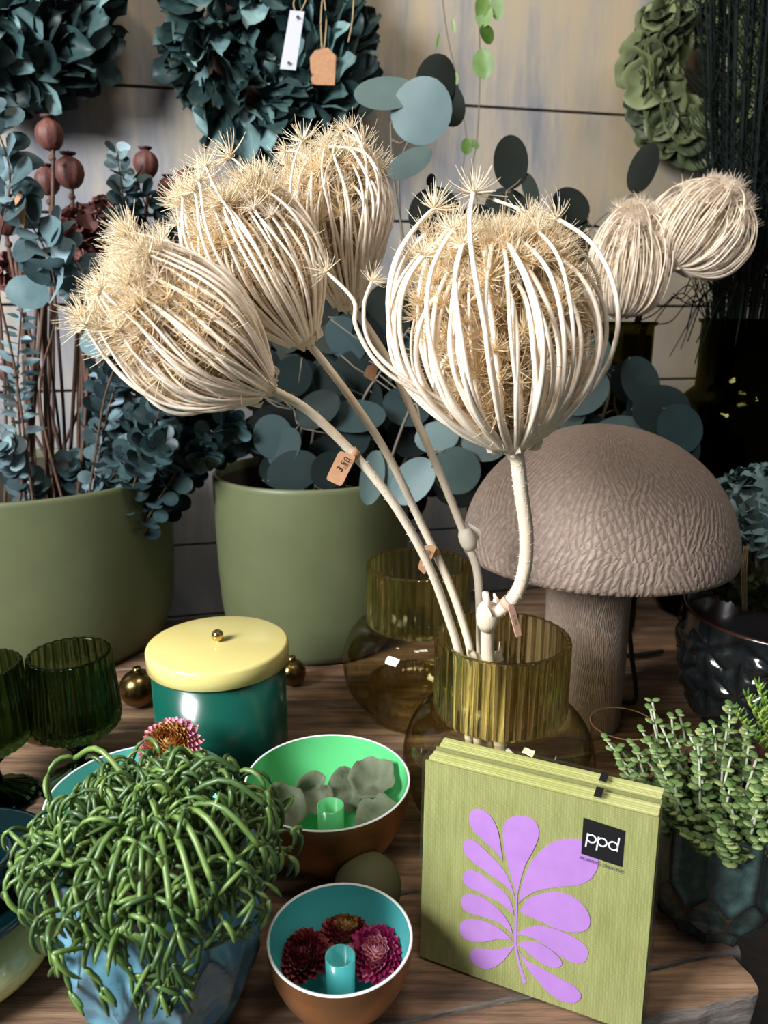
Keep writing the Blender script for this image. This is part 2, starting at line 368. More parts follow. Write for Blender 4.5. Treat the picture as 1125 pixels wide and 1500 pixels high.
def mushroom_mat():
    t = NT('carved_taupe_ceramic'); tc = t.n('ShaderNodeTexCoord'); mp = t.n('ShaderNodeMapping'); t.l(tc.outputs['UV'], mp.inputs[0])
    mp.inputs['Scale'].default_value = (0.62, 1, 1)
    vo = t.n('ShaderNodeTexVoronoi'); vo.inputs['Scale'].default_value = 27; t.l(mp.outputs[0], vo.inputs['Vector'])
    sc = t.n('ShaderNodeSeparateColor'); t.l(vo.outputs['Color'], sc.inputs[0])
    an = t.n('ShaderNodeMath', operation='MULTIPLY_ADD'); t.l(sc.outputs[0], an.inputs[0]); an.inputs[1].default_value = 1.1; an.inputs[2].default_value = -0.55
    vr = t.n('ShaderNodeVectorRotate', rotation_type='Z_AXIS'); t.l(mp.outputs[0], vr.inputs['Vector']); t.l(an.outputs[0], vr.inputs['Angle'])
    wv = t.n('ShaderNodeTexWave'); wv.bands_direction = 'X'; wv.inputs['Scale'].default_value = 64; wv.inputs['Distortion'].default_value = 3.0
    wv.inputs['Detail'].default_value = 3; wv.inputs['Detail Scale'].default_value = 1.6; t.l(vr.outputs[0], wv.inputs['Vector'])
    an2 = t.n('ShaderNodeMath', operation='MULTIPLY_ADD'); t.l(sc.outputs[1], an2.inputs[0]); an2.inputs[1].default_value = 2.0; an2.inputs[2].default_value = -1.0
    vr2 = t.n('ShaderNodeVectorRotate', rotation_type='Z_AXIS'); t.l(mp.outputs[0], vr2.inputs['Vector']); t.l(an2.outputs[0], vr2.inputs['Angle'])
    wv2 = t.n('ShaderNodeTexWave'); wv2.bands_direction = 'X'; wv2.inputs['Scale'].default_value = 38; wv2.inputs['Distortion'].default_value = 4; wv2.inputs['Detail'].default_value = 3; wv2.inputs['Detail Scale'].default_value = 2.0
    t.l(vr2.outputs[0], wv2.inputs['Vector'])
    mn = t.n('ShaderNodeMath', operation='MINIMUM'); t.l(wv.outputs[0], mn.inputs[0]); 
    pw = t.n('ShaderNodeMath', operation='POWER'); t.l(wv2.outputs[0], pw.inputs[0]); pw.inputs[1].default_value = 0.35; t.l(pw.outputs[0], mn.inputs[1])
    wv = mn
    nz = t.noise(180, 5, mp.outputs[0], 0.7)
    r = t.ramp(nz.outputs[0], [(0.3, lin((134, 114, 100))), (0.7, lin((166, 148, 134)))])
    r2 = t.ramp(wv.outputs[0], [(0.0, (0.66, 0.64, 0.63, 1)), (0.4, (1, 1, 1, 1))])
    mm = t.n('ShaderNodeMixRGB', blend_type='MULTIPLY'); mm.inputs[0].default_value = 0.6; t.l(r.outputs[0], mm.inputs[1]); t.l(r2.outputs[0], mm.inputs[2])
    t.l(mm.outputs[0], t.b.inputs['Base Color']); t.b.inputs['Roughness'].default_value = 0.62
    ad = t.n('ShaderNodeMath', operation='MULTIPLY_ADD'); t.l(nz.outputs[0], ad.inputs[0]); ad.inputs[1].default_value = 0.25; t.l(wv.outputs[0], ad.inputs[2])
    t.bump(ad.outputs[0], 0.6, 0.0016); return t.m
M['mush'] = mushroom_mat()
def napkin_mat():
    t = NT('olive_linen_napkin'); v = t.coords((1, 1, 1)); 
    wx = t.n('ShaderNodeTexWave'); wx.bands_direction = 'Z'; wx.inputs['Scale'].default_value = 260; wx.inputs['Distortion'].default_value = 1.5; t.l(v, wx.inputs['Vector'])
    wy = t.n('ShaderNodeTexWave'); wy.bands_direction = 'X'; wy.inputs['Scale'].default_value = 200; wy.inputs['Distortion'].default_value = 1.5; t.l(v, wy.inputs['Vector'])
    mu = t.n('ShaderNodeMath', operation='MULTIPLY'); t.l(wx.outputs[0], mu.inputs[0]); t.l(wy.outputs[0], mu.inputs[1])
    n1 = t.noise(25, 6, v); v2 = t.coords((300, 300, 20)); n2 = t.noise(1, 3, v2)
    a = t.n('ShaderNodeMath', operation='MULTIPLY_ADD'); t.l(n1.outputs[0], a.inputs[0]); a.inputs[1].default_value = 0.5; 
    b = t.n('ShaderNodeMath', operation='MULTIPLY'); t.l(n2.outputs[0], b.inputs[0]); b.inputs[1].default_value = 0.5; t.l(b.outputs[0], a.inputs[2])
    r = t.ramp(a.outputs[0], [(0.35, lin((128, 133, 70))), (0.65, lin((152, 156, 94)))])
    lt = t.n('ShaderNodeMixRGB', blend_type='SCREEN'); t.l(r.outputs[0], lt.inputs[1]); lt.inputs[2].default_value = (0.28, 0.26, 0.16, 1)
    m = t.n('ShaderNodeMath', operation='MULTIPLY'); t.l(mu.outputs[0], m.inputs[0]); m.inputs[1].default_value = 0.45; t.l(m.outputs[0], lt.inputs[0])
    t.l(lt.outputs[0], t.b.inputs['Base Color']); t.b.inputs['Roughness'].default_value = 0.8
    t.bump(mu.outputs[0], 0.3, 0.0005); return t.m
M['napkin'] = napkin_mat()

# ------------------------------------------------------------ structure: wall, floor
RW = Matrix.Rotation(WA, 3, 'Z')
def wall():
    mb = MB(); zs = [1.25, 1.08, 0.908, 0.735, 0.562, 0.432, 0.304, 0.175, 0.046, -0.08, -0.21, -0.34, -0.47, -0.60, -0.76]
    for a, b in zip(zs[:-1], zs[1:]):
        g = 0.0022; c = Vector((0, 1.3, 0)) + RW @ Vector((0.0, 0.01, 0)); mb.box((c.x, c.y, (a+b)/2), (1.7, 0.01, (a-b)/2-g), RW)
    c = Vector((0, 1.3, 0)) + RW @ Vector((0, 0.03, 0)); mb.box((c.x, c.y, 0.245), (1.7, 0.008, 1.005), RW)
    o = mb.build('wall_back', M['wall'], smooth=False, origin=(0, 1.3, 0)); struct(o)
wall()
mb = MB(); mb.box((0, 0.2, -0.77), (2.2, 1.9, 0.01)); struct(mb.build('floor', M['floor'], smooth=False, origin=(0, 0, -0.78)))

# ------------------------------------------------------------ rustic table of thick beams
def table():
    t = thing('rustic_table', (0, 0.7, -0.75), 'rustic display table of thick weathered wooden beams under all the pots', 'table')
    rt = Matrix.Rotation(math.radians(13.5), 3, 'Z')
    O = Vector((0.24, 0.398, 0))       # front right corner of the first beam
    rnd = random.Random(3); y = 0
    for i, (wd, xr) in enumerate([(0.034, 0.0), (0.105, 0.016), (0.14, 0.26), (0.15, 0.36), (0.15, 0.40), (0.15, 0.44)]):
        L = 1.35+xr; H = 0.062; nx, ny = 160, 8; xs = [(-1.2)+(xr+1.2)*k/nx for k in range(nx+1)]
        ring = []
        # cross-section loop of the beam with worn corners
        def sec(x, endk):
            w0 = y+0.0015; w1 = y+wd-0.0015; e = 0.0022+0.0008*math.sin(x*37+i)+0.0006*math.sin(x*91)
            f0 = (0.0008*math.sin(x*61+i*2)+0.0006*math.sin(x*171)+0.0005*math.sin(x*331) if i == 0 else 0.0); q = []
            q += [(w0+f0, -H), (w0+f0, -H*0.5), (w0+f0, -e), (w0+f0+e*0.35, -e*0.3), (w0+f0+e, 0)]
            for j in range(1, ny): q.append((w0+(w1-w0)*j/ny, 0))
            q += [(w1-e, 0), (w1-e*0.3, -e*0.35), (w1, -e), (w1, -H*0.5), (w1, -H)]
            return q
        vs = []; fs = []; n = None
        for k, x in enumerate(xs):
            q = sec(x, k); n = len(q)
            for (yy, zz) in q:
                xo = x + (0.004*math.sin(yy*90+zz*60+i) if k == nx else 0)
                vs.append(O + rt @ Vector((xo, yy, zz)))
        for k in range(nx):
            for j in range(n): fs.append((k*n+j, (k+1)*n+j, (k+1)*n+(j+1) % n, k*n+(j+1) % n))
        fs.append(tuple(range(n))); fs.append(tuple(nx*n+j for j in range(n-1, -1, -1)))
        m2 = MB(); m2.add(vs, fs); sharp(m2.build('beam', M['wood'], t), 50)
        y += wd
    for (x, yy) in ((-1.1, 0.06), (0.0, 0.06), (-1.1, 0.62), (0.25, 0.62)):
        m2 = MB(); c = O + rt @ Vector((x-0.05, yy, 0)); m2.box((c.x, c.y, -0.405), (0.04, 0.04, 0.343), rt); m2.build('leg', M['wood'], t, smooth=False)
table()

# ------------------------------------------------------------ big olive planters
def planter(name, cx, cy, r, h, label, curve=0.04):
    t = thing(name, (cx, cy, 0), label, 'planter')
    prof = [(0.001, 0.0006), (r*0.80, 0.0006), (r*0.86, 0.004), (r*0.90, 0.014), (r*0.945, 0.035), (r*0.97, 0.06), (r*0.985, 0.10), (r*0.995, 0.16), (r, h-0.006), (r, h-0.002), (r-0.0015, h), (r-0.0045, h), (r-0.006, h-0.002), (r-0.006, h-0.02)]
    m = MB(); m.lathe(prof, 96, o=(cx, cy, 0)); m.build('pot_wall', M['pot_green'], t)
    m = MB(); m.lathe([(r-0.0061, h-0.012), (r-0.008, h-0.05), (r*0.93, 0.06), (r*0.85, 0.02), (0.001, 0.02)], 96, o=(cx, cy, 0)); m.build('pot_interior', M['pot_in'], t)
    m = MB(); m.lathe([(r*0.925, 0.11), (0.001, 0.115)], 48, o=(cx, cy, 0)); m.build('soil', M['soil'], t)
    return t
PL = (-0.455, 0.955); PM = (-0.093, 0.97)
planter('planter', PL[0], PL[1], 0.178, 0.226, 'wide olive green planter at the left holding poppies and blue eucalyptus')
planter('planter', PM[0], PM[1], 0.125, 0.226, 'smaller olive green planter in the middle behind the yellow lidded canister')

# ------------------------------------------------------------ canister with lid
def canister():
    c = P(319, 940, 0.655); cx, cy = c.x, c.y; h = c.z; r = 103*scale_at(c)
    t = thing('lidded_canister', (cx, cy, 0), 'dark green round canister with a pale yellow lid', 'canister')
    rb = r*0.945
    m = MB(); m.lathe([(0.001, 0), (rb-0.004, 0), (rb-0.001, 0.001), (rb, 0.004), (rb, h-0.012), (rb-0.003, h-0.012), (rb-0.003, 0.004), (0.001, 0.004)], 96, o=(cx, cy, 0)); m.build('body', M['canister'], t)
    m = MB(); m.lathe([(r-0.003, h-0.0175), (r-0.0015, h-0.018), (r, h-0.017), (r, h-0.003), (r-0.001, h-0.0008), (r-0.003, h), (0.001, h)], 128, o=(cx, cy, 0)); lid = m.build('lid', M['lid'], t)
    m = MB(); m.lathe([(0.002, h), (0.002, h+0.003)], 16, o=(cx, cy, 0)); m.ball((cx, cy, h+0.0065), 0.0055, 24, 16); k = m.build('knob', M['goldknob'], lid)
    k['label'] = 'polished gold ball knob'
canister()

# ------------------------------------------------------------ ribbed vases
def ribbed_vase(cx, cy, label):
    t = thing('ribbed_glass_vase', (cx, cy, 0), label, 'vase', 'ribbed olive glass vases')
    RN = 0.0527; NR = 38; n = NR*10
    def flute(a, i, z): return 1+0.034*abs(math.sin(a*NR/2))
    def mixed(prof_outer_n):
        def f(a, i, z): return flute(a, i, z) if i < prof_outer_n else 1.0
        return f
    # neck: fluted outside, smooth inside, scalloped rim
    po = [(RN-0.001, 0.1055), (RN, 0.108), (RN, 0.125), (RN, 0.145), (RN, 0.160), (RN, 0.1685), (RN-0.0006, 0.1697)]
    pi = [(RN-0.0026, 0.1697), (RN-0.003, 0.1685), (RN-0.003, 0.145), (RN-0.003, 0.1055), (RN-0.001, 0.1055)]
    m = MB(); m.lathe(po+pi, n, mixed(len(po)), (cx, cy, 0)); m.build('ribbed_neck', M['vase_glass'], t)
    RB = 0.0795; zc = 0.060; hz = 0.049
    pr = []
    a0 = math.asin((0.1052-zc)/hz*0.9999) if (0.1052-zc) < hz else PI/2
    for k in range(21):
        a = -PI/2*0.80 + (PI/2*0.80+PI/2*0.78)*k/20
        pr.append((0.044+(RB-0.044)*math.cos(a)**0.9, zc+hz*math.sin(a)*0.98))
    m = MB(); m.lathe([(r_, z_) for r_, z_ in pr] , 96, o=(cx, cy, 0)); m.build('bulb', M['bulb_glass'], t)
    pb = [(RN-0.004, 0.001), (RN-0.001, 0.003), (RN-0.001, 0.02), (RN-0.001, 0.035), (RN-0.002, 0.037)]
    pb2 = [(RN-0.006, 0.037), (RN-0.007, 0.035), (RN-0.007, 0.006), (0.001, 0.006), (0.001, 0.001)]
    m = MB(); m.lathe(pb+pb2, n, mixed(len(pb)), (cx, cy, 0)); m.build('ribbed_base', M['vase_glass'], t)
V1 = P(736, 940, 0.572); V2 = P(613, 832, 0.757)
ribbed_vase(V1.x, V1.y, 'front olive ribbed glass vase holding the bleached dried flowers')
ribbed_vase(V2.x, V2.y, 'empty olive ribbed glass vase behind, beside the middle planter')

# ------------------------------------------------------------ bleached umbel flowers
def make_umbellet(seed, n=26, curl=0.5, seg=4):
    rnd = np.random.RandomState(seed); V = []; Fs = []
    for i in range(n):
        u = (i+0.5)/n; th = math.acos(1-u*1.15)*1.0; ph = i*2.39996+rnd.uniform(-.3, .3)
        d = Vector((math.sin(th)*math.cos(ph), math.sin(th)*math.sin(ph), math.cos(th)))
        L = rnd.uniform(0.6, 1.15); p = Vector((0, 0, 0)); q = d.copy(); pts = [p.copy()]
        cd = Vector((rnd.normal(), rnd.normal(), rnd.normal())).normalized()*curl + Vector((0, 0, curl*0.8))
        for s in range(seg):
            p = p + q*(L/seg); q = (q + cd*(0.42/seg*2)).normalized(); pts.append(p.copy())
        b = len(V); N = d.orthogonal().normalized(); B = d.cross(N)
        for s, pp in enumerate(pts):
            r = 0.026*(1-0.7*s/seg)
            for k in range(3):
                a = 2*PI*k/3; V.append(pp + (N*math.cos(a)+B*math.sin(a))*r)
        for s in range(seg):
            for k in range(3): Fs.append((b+s*3+k, b+s*3+(k+1) % 3, b+(s+1)*3+(k+1) % 3, b+(s+1)*3+k))
    # small hub
    b = len(V)
    for i in range(4):
        t = PI*i/3
        for k in range(6): V.append(Vector((math.sin(t)*0.11*math.cos(k*PI/3)+1e-4, math.sin(t)*0.11*math.sin(k*PI/3), -math.cos(t)*0.1)))
    for i in range(3):
        for k in range(6): Fs.append((b+i*6+k, b+i*6+(k+1) % 6, b+(i+1)*6+(k+1) % 6, b+(i+1)*6+k))
    return np.array([tuple(v) for v in V]), np.array(Fs)
UMB = [make_umbellet(s, 34) for s in range(6)]
UMB_S = [make_umbellet(20+s, 12, seg=3) for s in range(4)]
def put_umb(mb, p, d, size, lib=UMB, rnd=random):
    V, Fc = lib[rnd.randrange(len(lib))]
    q = Vector(d).to_track_quat('Z', 'Y').to_matrix() @ Matrix.Rotation(rnd.uniform(0, 2*PI), 3, 'Z')
    A = np.array(q); mb.np_add(V @ A.T * size + np.array(tuple(p)), Fc)
SIDE_PROF = [(0.0, 0.0), (0.16, 0.22), (0.42, 0.50), (0.66, 0.78), (0.84, 0.94), (0.97, 1.0), (1.06, 0.93), (1.08, 0.80)]
def prof_at(prof, s):
    x = s*(len(prof)-1); i = min(int(x), len(prof)-2); f = x-i
    return (prof[i][0]*(1-f)+prof[i+1][0]*f, prof[i][1]*(1-f)+prof[i+1][1]*f)
def flower_head(t, hub, axis, L, R, nray, seed, ray_r=0.0012, prof=None, fill=330, lean=None, mats=('bleached', 'floret', 'floret_in'), usize=0.0135, hubr=0.010, short=0.25, flat=1.0, curlin=1.0, extra=0, loose=0.0, smax=0.95):
    """rays fan from a hub, swell to a basket and curl in at the top; each ray ends in a tuft"""
    rnd = random.Random(seed); axis = Vector(axis).normalized()
    X = axis.orthogonal().normalized(); X = (Vector((0, 1, 0)) - axis*axis.y).normalized(); Yv = axis.cross(X)
    lean = Vector(lean) if lean else Vector((0, 0, 0))
    #        axial  radial
    prof = prof or [(0, 0.0), (0.15, 0.24), (0.34, 0.56), (0.52, 0.86), (0.68, 1.0), (0.84, 0.97), (0.96, 0.80), (1.02, 0.60)]
    pr = smooth_pts([(a, b, 0) for a, b in prof], 4)
    for i in range(nray):
        ph = i*2.39996+rnd.uniform(-.12, .12); outer = 1.0 if i < nray*0.72 else rnd.uniform(0.55, 0.85)
        k = outer*rnd.uniform(0.90, 1.05); ln = rnd.uniform(0.82, 1.04)*(rnd.uniform(1.04, 1.16) if rnd.random() < loose else 1)
        if rnd.random() < short: ln *= rnd.uniform(0.6, 0.9)
        w1 = rnd.uniform(0, 6); w2 = rnd.uniform(0, 6); tw = rnd.uniform(-0.3, 0.3); sag = rnd.uniform(-0.04, 0.06)
        n = len(pr); pts = []; end = rnd.uniform(0.86, 1.0)
        cut = max(6, int(n*end))
        for j in range(cut):
            q = pr[j]; s = j/(n-1); a = ph+tw*s
            rad = (q.y*k*(1+sag*s))*min(1, ln**0.6)+0.025*math.sin(s*7+w1)*s; ax = q.x*ln*(1 + (1-k)*0.1); a += 0.05*math.sin(s*9+w2)*s
            d = X*math.cos(a)*flat + Yv*math.sin(a)
            base = d*hubr*(1-s)
            pts.append(hub + base + axis*(ax*L) + d*(rad*R) + lean*(s*s*L))
        rr = ray_r*rnd.uniform(0.8, 1.2)
        m = MB(); m.tube(pts, [rr*(1.25-0.45*j/len(pts)) for j in range(len(pts))], 6)
        o = m.build('ray', M[mats[0]], t)
        td = (pts[-1]-pts[-3]).normalized()*0.8 + axis*0.5
        m = MB(); put_umb(m, pts[-1], td, usize*rnd.uniform(0.9, 1.3), rnd=rnd)
        m.build('floret_tuft', M[mats[1]], o)
    if extra:
        m = MB()
        for i in range(extra):
            ph = rnd.uniform(0, 2*PI); k = rnd.uniform(0.55, 1.0); ln = rnd.uniform(0.6, 1.0); tw = rnd.uniform(-.3, .3); n = len(pr); pts = []
            for j in range(0, int(n*rnd.uniform(0.75, 0.98)), 2):
                q = pr[j]; s = j/(n-1); a = ph+tw*s; d = X*math.cos(a)+Yv*math.sin(a)
                pts.append(hub + d*hubr*0.8*(1-s) + axis*(q.x*ln*L) + d*(q.y*k*ln**0.6*R) + lean*(s*s*L))
            m.tube(pts, ray_r*0.75, 4, False); put_umb(m, pts[-1], pts[-1]-pts[-2]+axis*0.003, usize*rnd.uniform(0.7, 1.1), UMB, rnd)
        o = m.build('fine_rays', M[mats[0]], t); o['kind'] = 'stuff'
    m = MB()
    for i in range(fill):
        s = rnd.uniform(0.12, smax)**0.85; q = prof_at(prof, min(0.97, s)); rad = math.sqrt(rnd.random())*0.86*q[1]; a = rnd.uniform(0, 2*PI)
        d = X*math.cos(a)*flat + Yv*math.sin(a)
        p = hub + axis*(q[0]*L*1.0) + d*(rad*R) + lean*(s*s*L)
        dd = (axis + d*rnd.uniform(-0.5, 1.3) + Vector((rnd.uniform(-.5, .5), rnd.uniform(-.5, .5), rnd.uniform(-.5, .5))))
        put_umb(m, p, dd, usize*rnd.uniform(0.8, 1.3), UMB_S if i % 2 else UMB, rnd)
        if i % 3 == 0: m.tube([hub + d*0.004, hub + axis*(q[0]*L*0.5) + d*(rad*R*0.5), p], 0.0007, 4)
    o = m.build('inner_florets', M[mats[2]], t); o['kind'] = 'stuff'
    # collar with torn bracts
    m = MB(); zx = [( -0.006, 0.35), (0.0, 0.75), (0.004, 1.02), (0.007, 1.15), (0.006, 0.4)]
    vs = []; nn = 20
    for (a_, r_) in zx:
        for k in range(nn):
            a = 2*PI*k/nn; d = X*math.cos(a)+Yv*math.sin(a); vs.append(hub + axis*(a_ + 0.0016*math.sin(a*5+seed)) + d*(hubr*r_*(1+0.12*math.sin(a*7+seed))))
    m.add(vs, [(i*nn+k, i*nn+(k+1) % nn, (i+1)*nn+(k+1) % nn, (i+1)*nn+k) for i in range(len(zx)-1) for k in range(nn)])
    m.build('collar', M['bleached_stem'] if mats[0] == 'bleached' else M[mats[0]], t)
    for k in range(3):
        a = rnd.uniform(0, 2*PI); d = X*math.cos(a)+Yv*math.sin(a); m = MB()
        m.leaf(hub + d*hubr*0.8 - axis*0.004, (axis*0.6+d*rnd.uniform(.5, 1.2)), d, 0.022*R/0.07, 0.010*R/0.07, 0.5, 0.5, 'ovate', 0.12); m.build('bract', M['bleached'] if mats[0] == 'bleached' else M[mats[0]], t)
def tuft_ray(t, pts, usize, rr=0.0013, seed=0):
    pts = smooth_pts(pts, 6); m = MB(); m.tube(pts, [rr*(1.2-0.4*j/len(pts)) for j in range(len(pts))], 6); o = m.build('ray', M['bleached'], t)
    m = MB(); rnd = random.Random(seed); put_umb(m, pts[-1], pts[-1]-pts[-4], usize, rnd=rnd); m.build('floret_tuft', M['floret'], o)
def stem_part(t, pts, r0, r1, hairs=0, seed=0):
    pts = smooth_pts(pts, 10); n = len(pts); m = MB()
    m.tube(pts, [r0+(r1-r0)*i/(n-1) for i in range(n)], 14)
    rnd = random.Random(seed)
    for i in range(hairs):
        k = int(n*rnd.uniform(0.35, 0.99)); k = min(k, n-2); T = (pts[k+1]-pts[k]).normalized(); d = T.orthogonal().normalized(); d.rotate(Quaternion(T, rnd.uniform(0, 2*PI)))
        p = pts[k].lerp(pts[k+1], rnd.random()); rr = r0+(r1-r0)*k/(n-1); m.tube([p+d*rr*0.9, p+d*(rr+rnd.uniform(0.0005, 0.0014))+T*0.0004], [0.0003, 0.0001], 3)
    m.build('stem', M['bleached_stem'], t); return pts
def node(t, p, d, r):
    d = Vector(d).normalized(); m = MB(); ps = [p-d*r*2, p-d*r*1.0, p, p+d*r*1.1, p+d*r*1.9]
    m.tube(ps, [r*0.98, r*1.45, r*1.6, r*1.45, r*1.02], 12)
    o = m.build('stalk_node', M['bleached_stem'], t)
    m = MB(); s = d.orthogonal().normalized(); m.leaf(p+s*r*0.9-d*r, d+s*0.3, s, r*4, r*2.4, 0.6, 0.2, 'ovate', 0.1); m.build('node_sheath', M['bleached'], t)
def pl(lst): return [P(a, b, c) for a, b, c in lst]
base_in = Vector((V1.x-0.005, V1.y, 0.05))
# flower 1: lowest, leaning left
def F(name_label, stem, r0, r1, hubpx, topx, L_px=None):
    pass
FT = {}
def flower(label, stem_px, r0, r1, hub_px, tip_px, Rpx, nray, seed, foot, hairs=120, **kw):
    hub = P(*hub_px); tip = P(*tip_px); foot = Vector(foot)
    t = thing('dried_umbel_flower', foot, label, 'dried flower', 'bleached dried umbel flowers in the ribbed vase')
    ax = tip-hub; L = ax.length; R = Rpx*scale_at(hub)
    pts = [foot, foot.lerp(P(*stem_px[0]), 0.5)] + pl(stem_px) + [hub - ax.normalized()*0.004]
    sp = stem_part(t, pts, r0, r1, hairs, seed)
    flower_head(t, hub, ax, L, R, nray, seed, **kw)
    return t, sp
vx, vy = V1.x, V1.y
t1, _ = flower('bleached dried flower lowest at the left, leaning far to the left', [(674, 968, .555), (655, 900, .55), (625, 822, .54), (575, 735, .528), (517, 664, .52), (452, 602, .51), (402, 573, .502)], 0.0034, 0.0030,
    (388, 566, .50), (188, 452, .475), 88, 92, 11, (vx-0.016, vy-0.005, 0.009), flat=1.0, short=0.3, lean=(0, 0, 0.16), hubr=0.011, fill=360, extra=100, loose=0.3, smax=0.80, usize=0.0150, ray_r=0.00105,
    prof=[(0, 0.0), (0.14, 0.34), (0.32, 0.72), (0.50, 0.95), (0.68, 1.0), (0.84, 0.93), (0.98, 0.80), (1.10, 0.62)])
t2, _ = flower('bleached dried flower second from left, its head above the lowest one', [(691, 972, .572), (682, 925, .575), (656, 850, .575), (616, 765, .57), (570, 670, .565), (520, 592, .56), (462, 515, .555)], 0.0034, 0.0028,
    (445, 498, .55), (338, 292, .545), 86, 84, 12, (vx-0.010, vy+0.014, 0.009), short=0.25, lean=(-0.03, 0, 0.0), hubr=0.011, fill=340, extra=90, loose=0.25, smax=0.80, usize=0.0150, ray_r=0.00105,
    prof=[(0, 0.0), (0.12, 0.28), (0.3, 0.64), (0.48, 0.9), (0.66, 1.0), (0.84, 0.95), (0.97, 0.82), (1.08, 0.66)])
t3, _ = flower('bleached dried flower rearmost, rising upright behind the second head', [(705, 975, .585), (703, 900, .592), (699, 838, .60), (683, 790, .605), (648, 702, .615), (611, 618, .62), (575, 540, .625), (530, 468, .63)], 0.0036, 0.0030,
    (512, 446, .63), (470, 232, .63), 82, 78, 13, (vx+0.002, vy+0.018, 0.009), short=0.25, lean=(0.08, 0, 0.0), hubr=0.012, fill=300, extra=70, loose=0.2, smax=0.80, usize=0.0150, ray_r=0.0011)
node(t3, P(685, 790, .605), P(648, 702, .615)-P(699, 838, .60), 0.0046)
t4, _ = flower('large round bleached dried flower at the right on a thick bent stem', [(716, 972, .555), (714, 925, .55), (714, 903, .548), (735, 892, .545), (757, 868, .54), (769, 830, .535), (771, 780, .53), (764, 725, .525), (758, 675, .52)], 0.0052, 0.0050,
    (752, 652, .515), (718, 318, .515), 138, 96, 14, (vx+0.012, vy+0.002, 0.009), hairs=420, ray_r=0.00155, short=0.2, hubr=0.0125, fill=760, usize=0.0150, smax=0.88, loose=0.1, lean=(0.0, 0, 0.0),
    prof=[(0, 0.0), (0.08, 0.30), (0.17, 0.58), (0.30, 0.84), (0.46, 0.99), (0.63, 1.0), (0.79, 0.88), (0.90, 0.66), (0.95, 0.48)])
node(t4, P(714, 903, .548), Vector((0, 0, 1)), 0.0056)
for tt, pp, sd in ((t4, [(752, 650, .515), (640, 590, .49), (560, 540, .48), (522, 480, .478), (518, 440, .478), (478, 398, .478)], 1),
                   (t4, [(750, 648, .515), (650, 588, .49), (580, 545, .48), (540, 500, .48), (533, 450, .48), (545, 412, .48)], 2),
                   (t4, [(760, 650, .515), (850, 560, .53), (880, 470, .53), (868, 390, .53), (800, 325, .53), (725, 293, .53)], 3),
                   (t3, [(515, 446, .63), (545, 380, .62), (562, 300, .61), (545, 225, .61), (500, 195, .61)], 4),
                   (t3, [(515, 446, .63), (525, 380, .61), (556, 280, .60), (535, 225, .60), (480, 215, .60)], 5),
                   (t3, [(505, 440, .63), (490, 330, .61), (470, 262, .61), (440, 225, .61), (418, 222, .61)], 6),
                   (t3, [(505, 440, .63), (440, 340, .61), (402, 290, .61), (388, 250, .61)], 7),
                   (t2, [(440, 498, .55), (360, 400, .53), (310, 310, .53), (312, 262, .53)], 8),
                   (t2, [(440, 498, .55), (330, 430, .52), (270, 380, .52), (240, 345, .52)], 9),
                   (t2, [(440, 498, .55), (400, 380, .53), (370, 290, .53), (348, 262, .53)], 12),
                   (t1, [(385, 560, .50), (300, 470, .48), (230, 420, .475), (178, 388, .47)], 10),
                   (t1, [(385, 566, .50), (290, 600, .48), (210, 560, .47), (160, 470, .47), (140, 430, .47)], 11),
                   (t1, [(385, 566, .50), (280, 606, .48), (220, 585, .47), (180, 520, .47), (165, 480, .47)], 13)):
    tuft_ray(tt, pl(pp), 0.0125 if sd != 3 else 0.002, 0.0013, sd)
# short cut side shoots at the vase mouth (belong to their stems)
for tt, a, b in ((t2, (700, 975, .565), (690, 955, .562)), (t4, (716, 905, .545), (711, 868, .54)), (t4, (724, 972, .56), (730, 955, .565))):
    m = MB(); p, q = P(*a), P(*b); m.tube([p, p.lerp(q, .5), q], [0.0028, 0.003, 0.0026], 10); m.build('cut_shoot', M['bleached'], tt)
    m = MB(); m.leaf(p, q-p, Vector((1, -0.5, 0)), 0.018, 0.009, 0.5, 0.1, 'ovate', 0.1); m.build('node_sheath', M['bleached'], tt)

# background flowers in the olive bottle
def bg_flower(label, hub_px, tip_px, Rpx, seed, stem):
    hub = P(*hub_px); tip = P(*tip_px); foot = Vector((BT2[0], BT2[1], 0.012))
    t = thing('dried_umbel_flower', foot, label, 'dried flower', 'dried umbel flowers in the olive bottle')
    pts = smooth_pts([foot+Vector((0, 0, 0.0)), foot.lerp(P(*stem[0]), 0.5)]+pl(stem)+[hub], 8); m = MB(); m.tube(pts, 0.0022, 8); m.build('stem', M['twig'], t)
    flower_head(t, hub, tip-hub, (tip-hub).length, Rpx*scale_at(hub), 90, seed, ray_r=0.0008, mats=('ray_bg', 'ray_bg', 'ray_bg'), fill=260, usize=0.012, hubr=0.006, short=0.5, extra=260,
        prof=[(0, 0), (0.04, 0.5), (0.18, 0.86), (0.40, 1.0), (0.65, 1.0), (0.88, 0.80), (1.02, 0.48), (1.06, 0.10)])
BT2 = (P(895, 470, 1.0).x, 1.0)
bg_flower('fluffy cream dried flower at the top right against the dark grass', (988, 390, .93), (1062, 285, .93), 74, 21, [(935, 475, .985), (985, 395, .935)])
bg_flower('fluffy cream dried flower hanging above the olive bottle behind the mushroom lamp', (908, 463, .93), (930, 315, .93), 54, 22, [(930, 475, .99), (960, 440, .96), (935, 460, .94)])

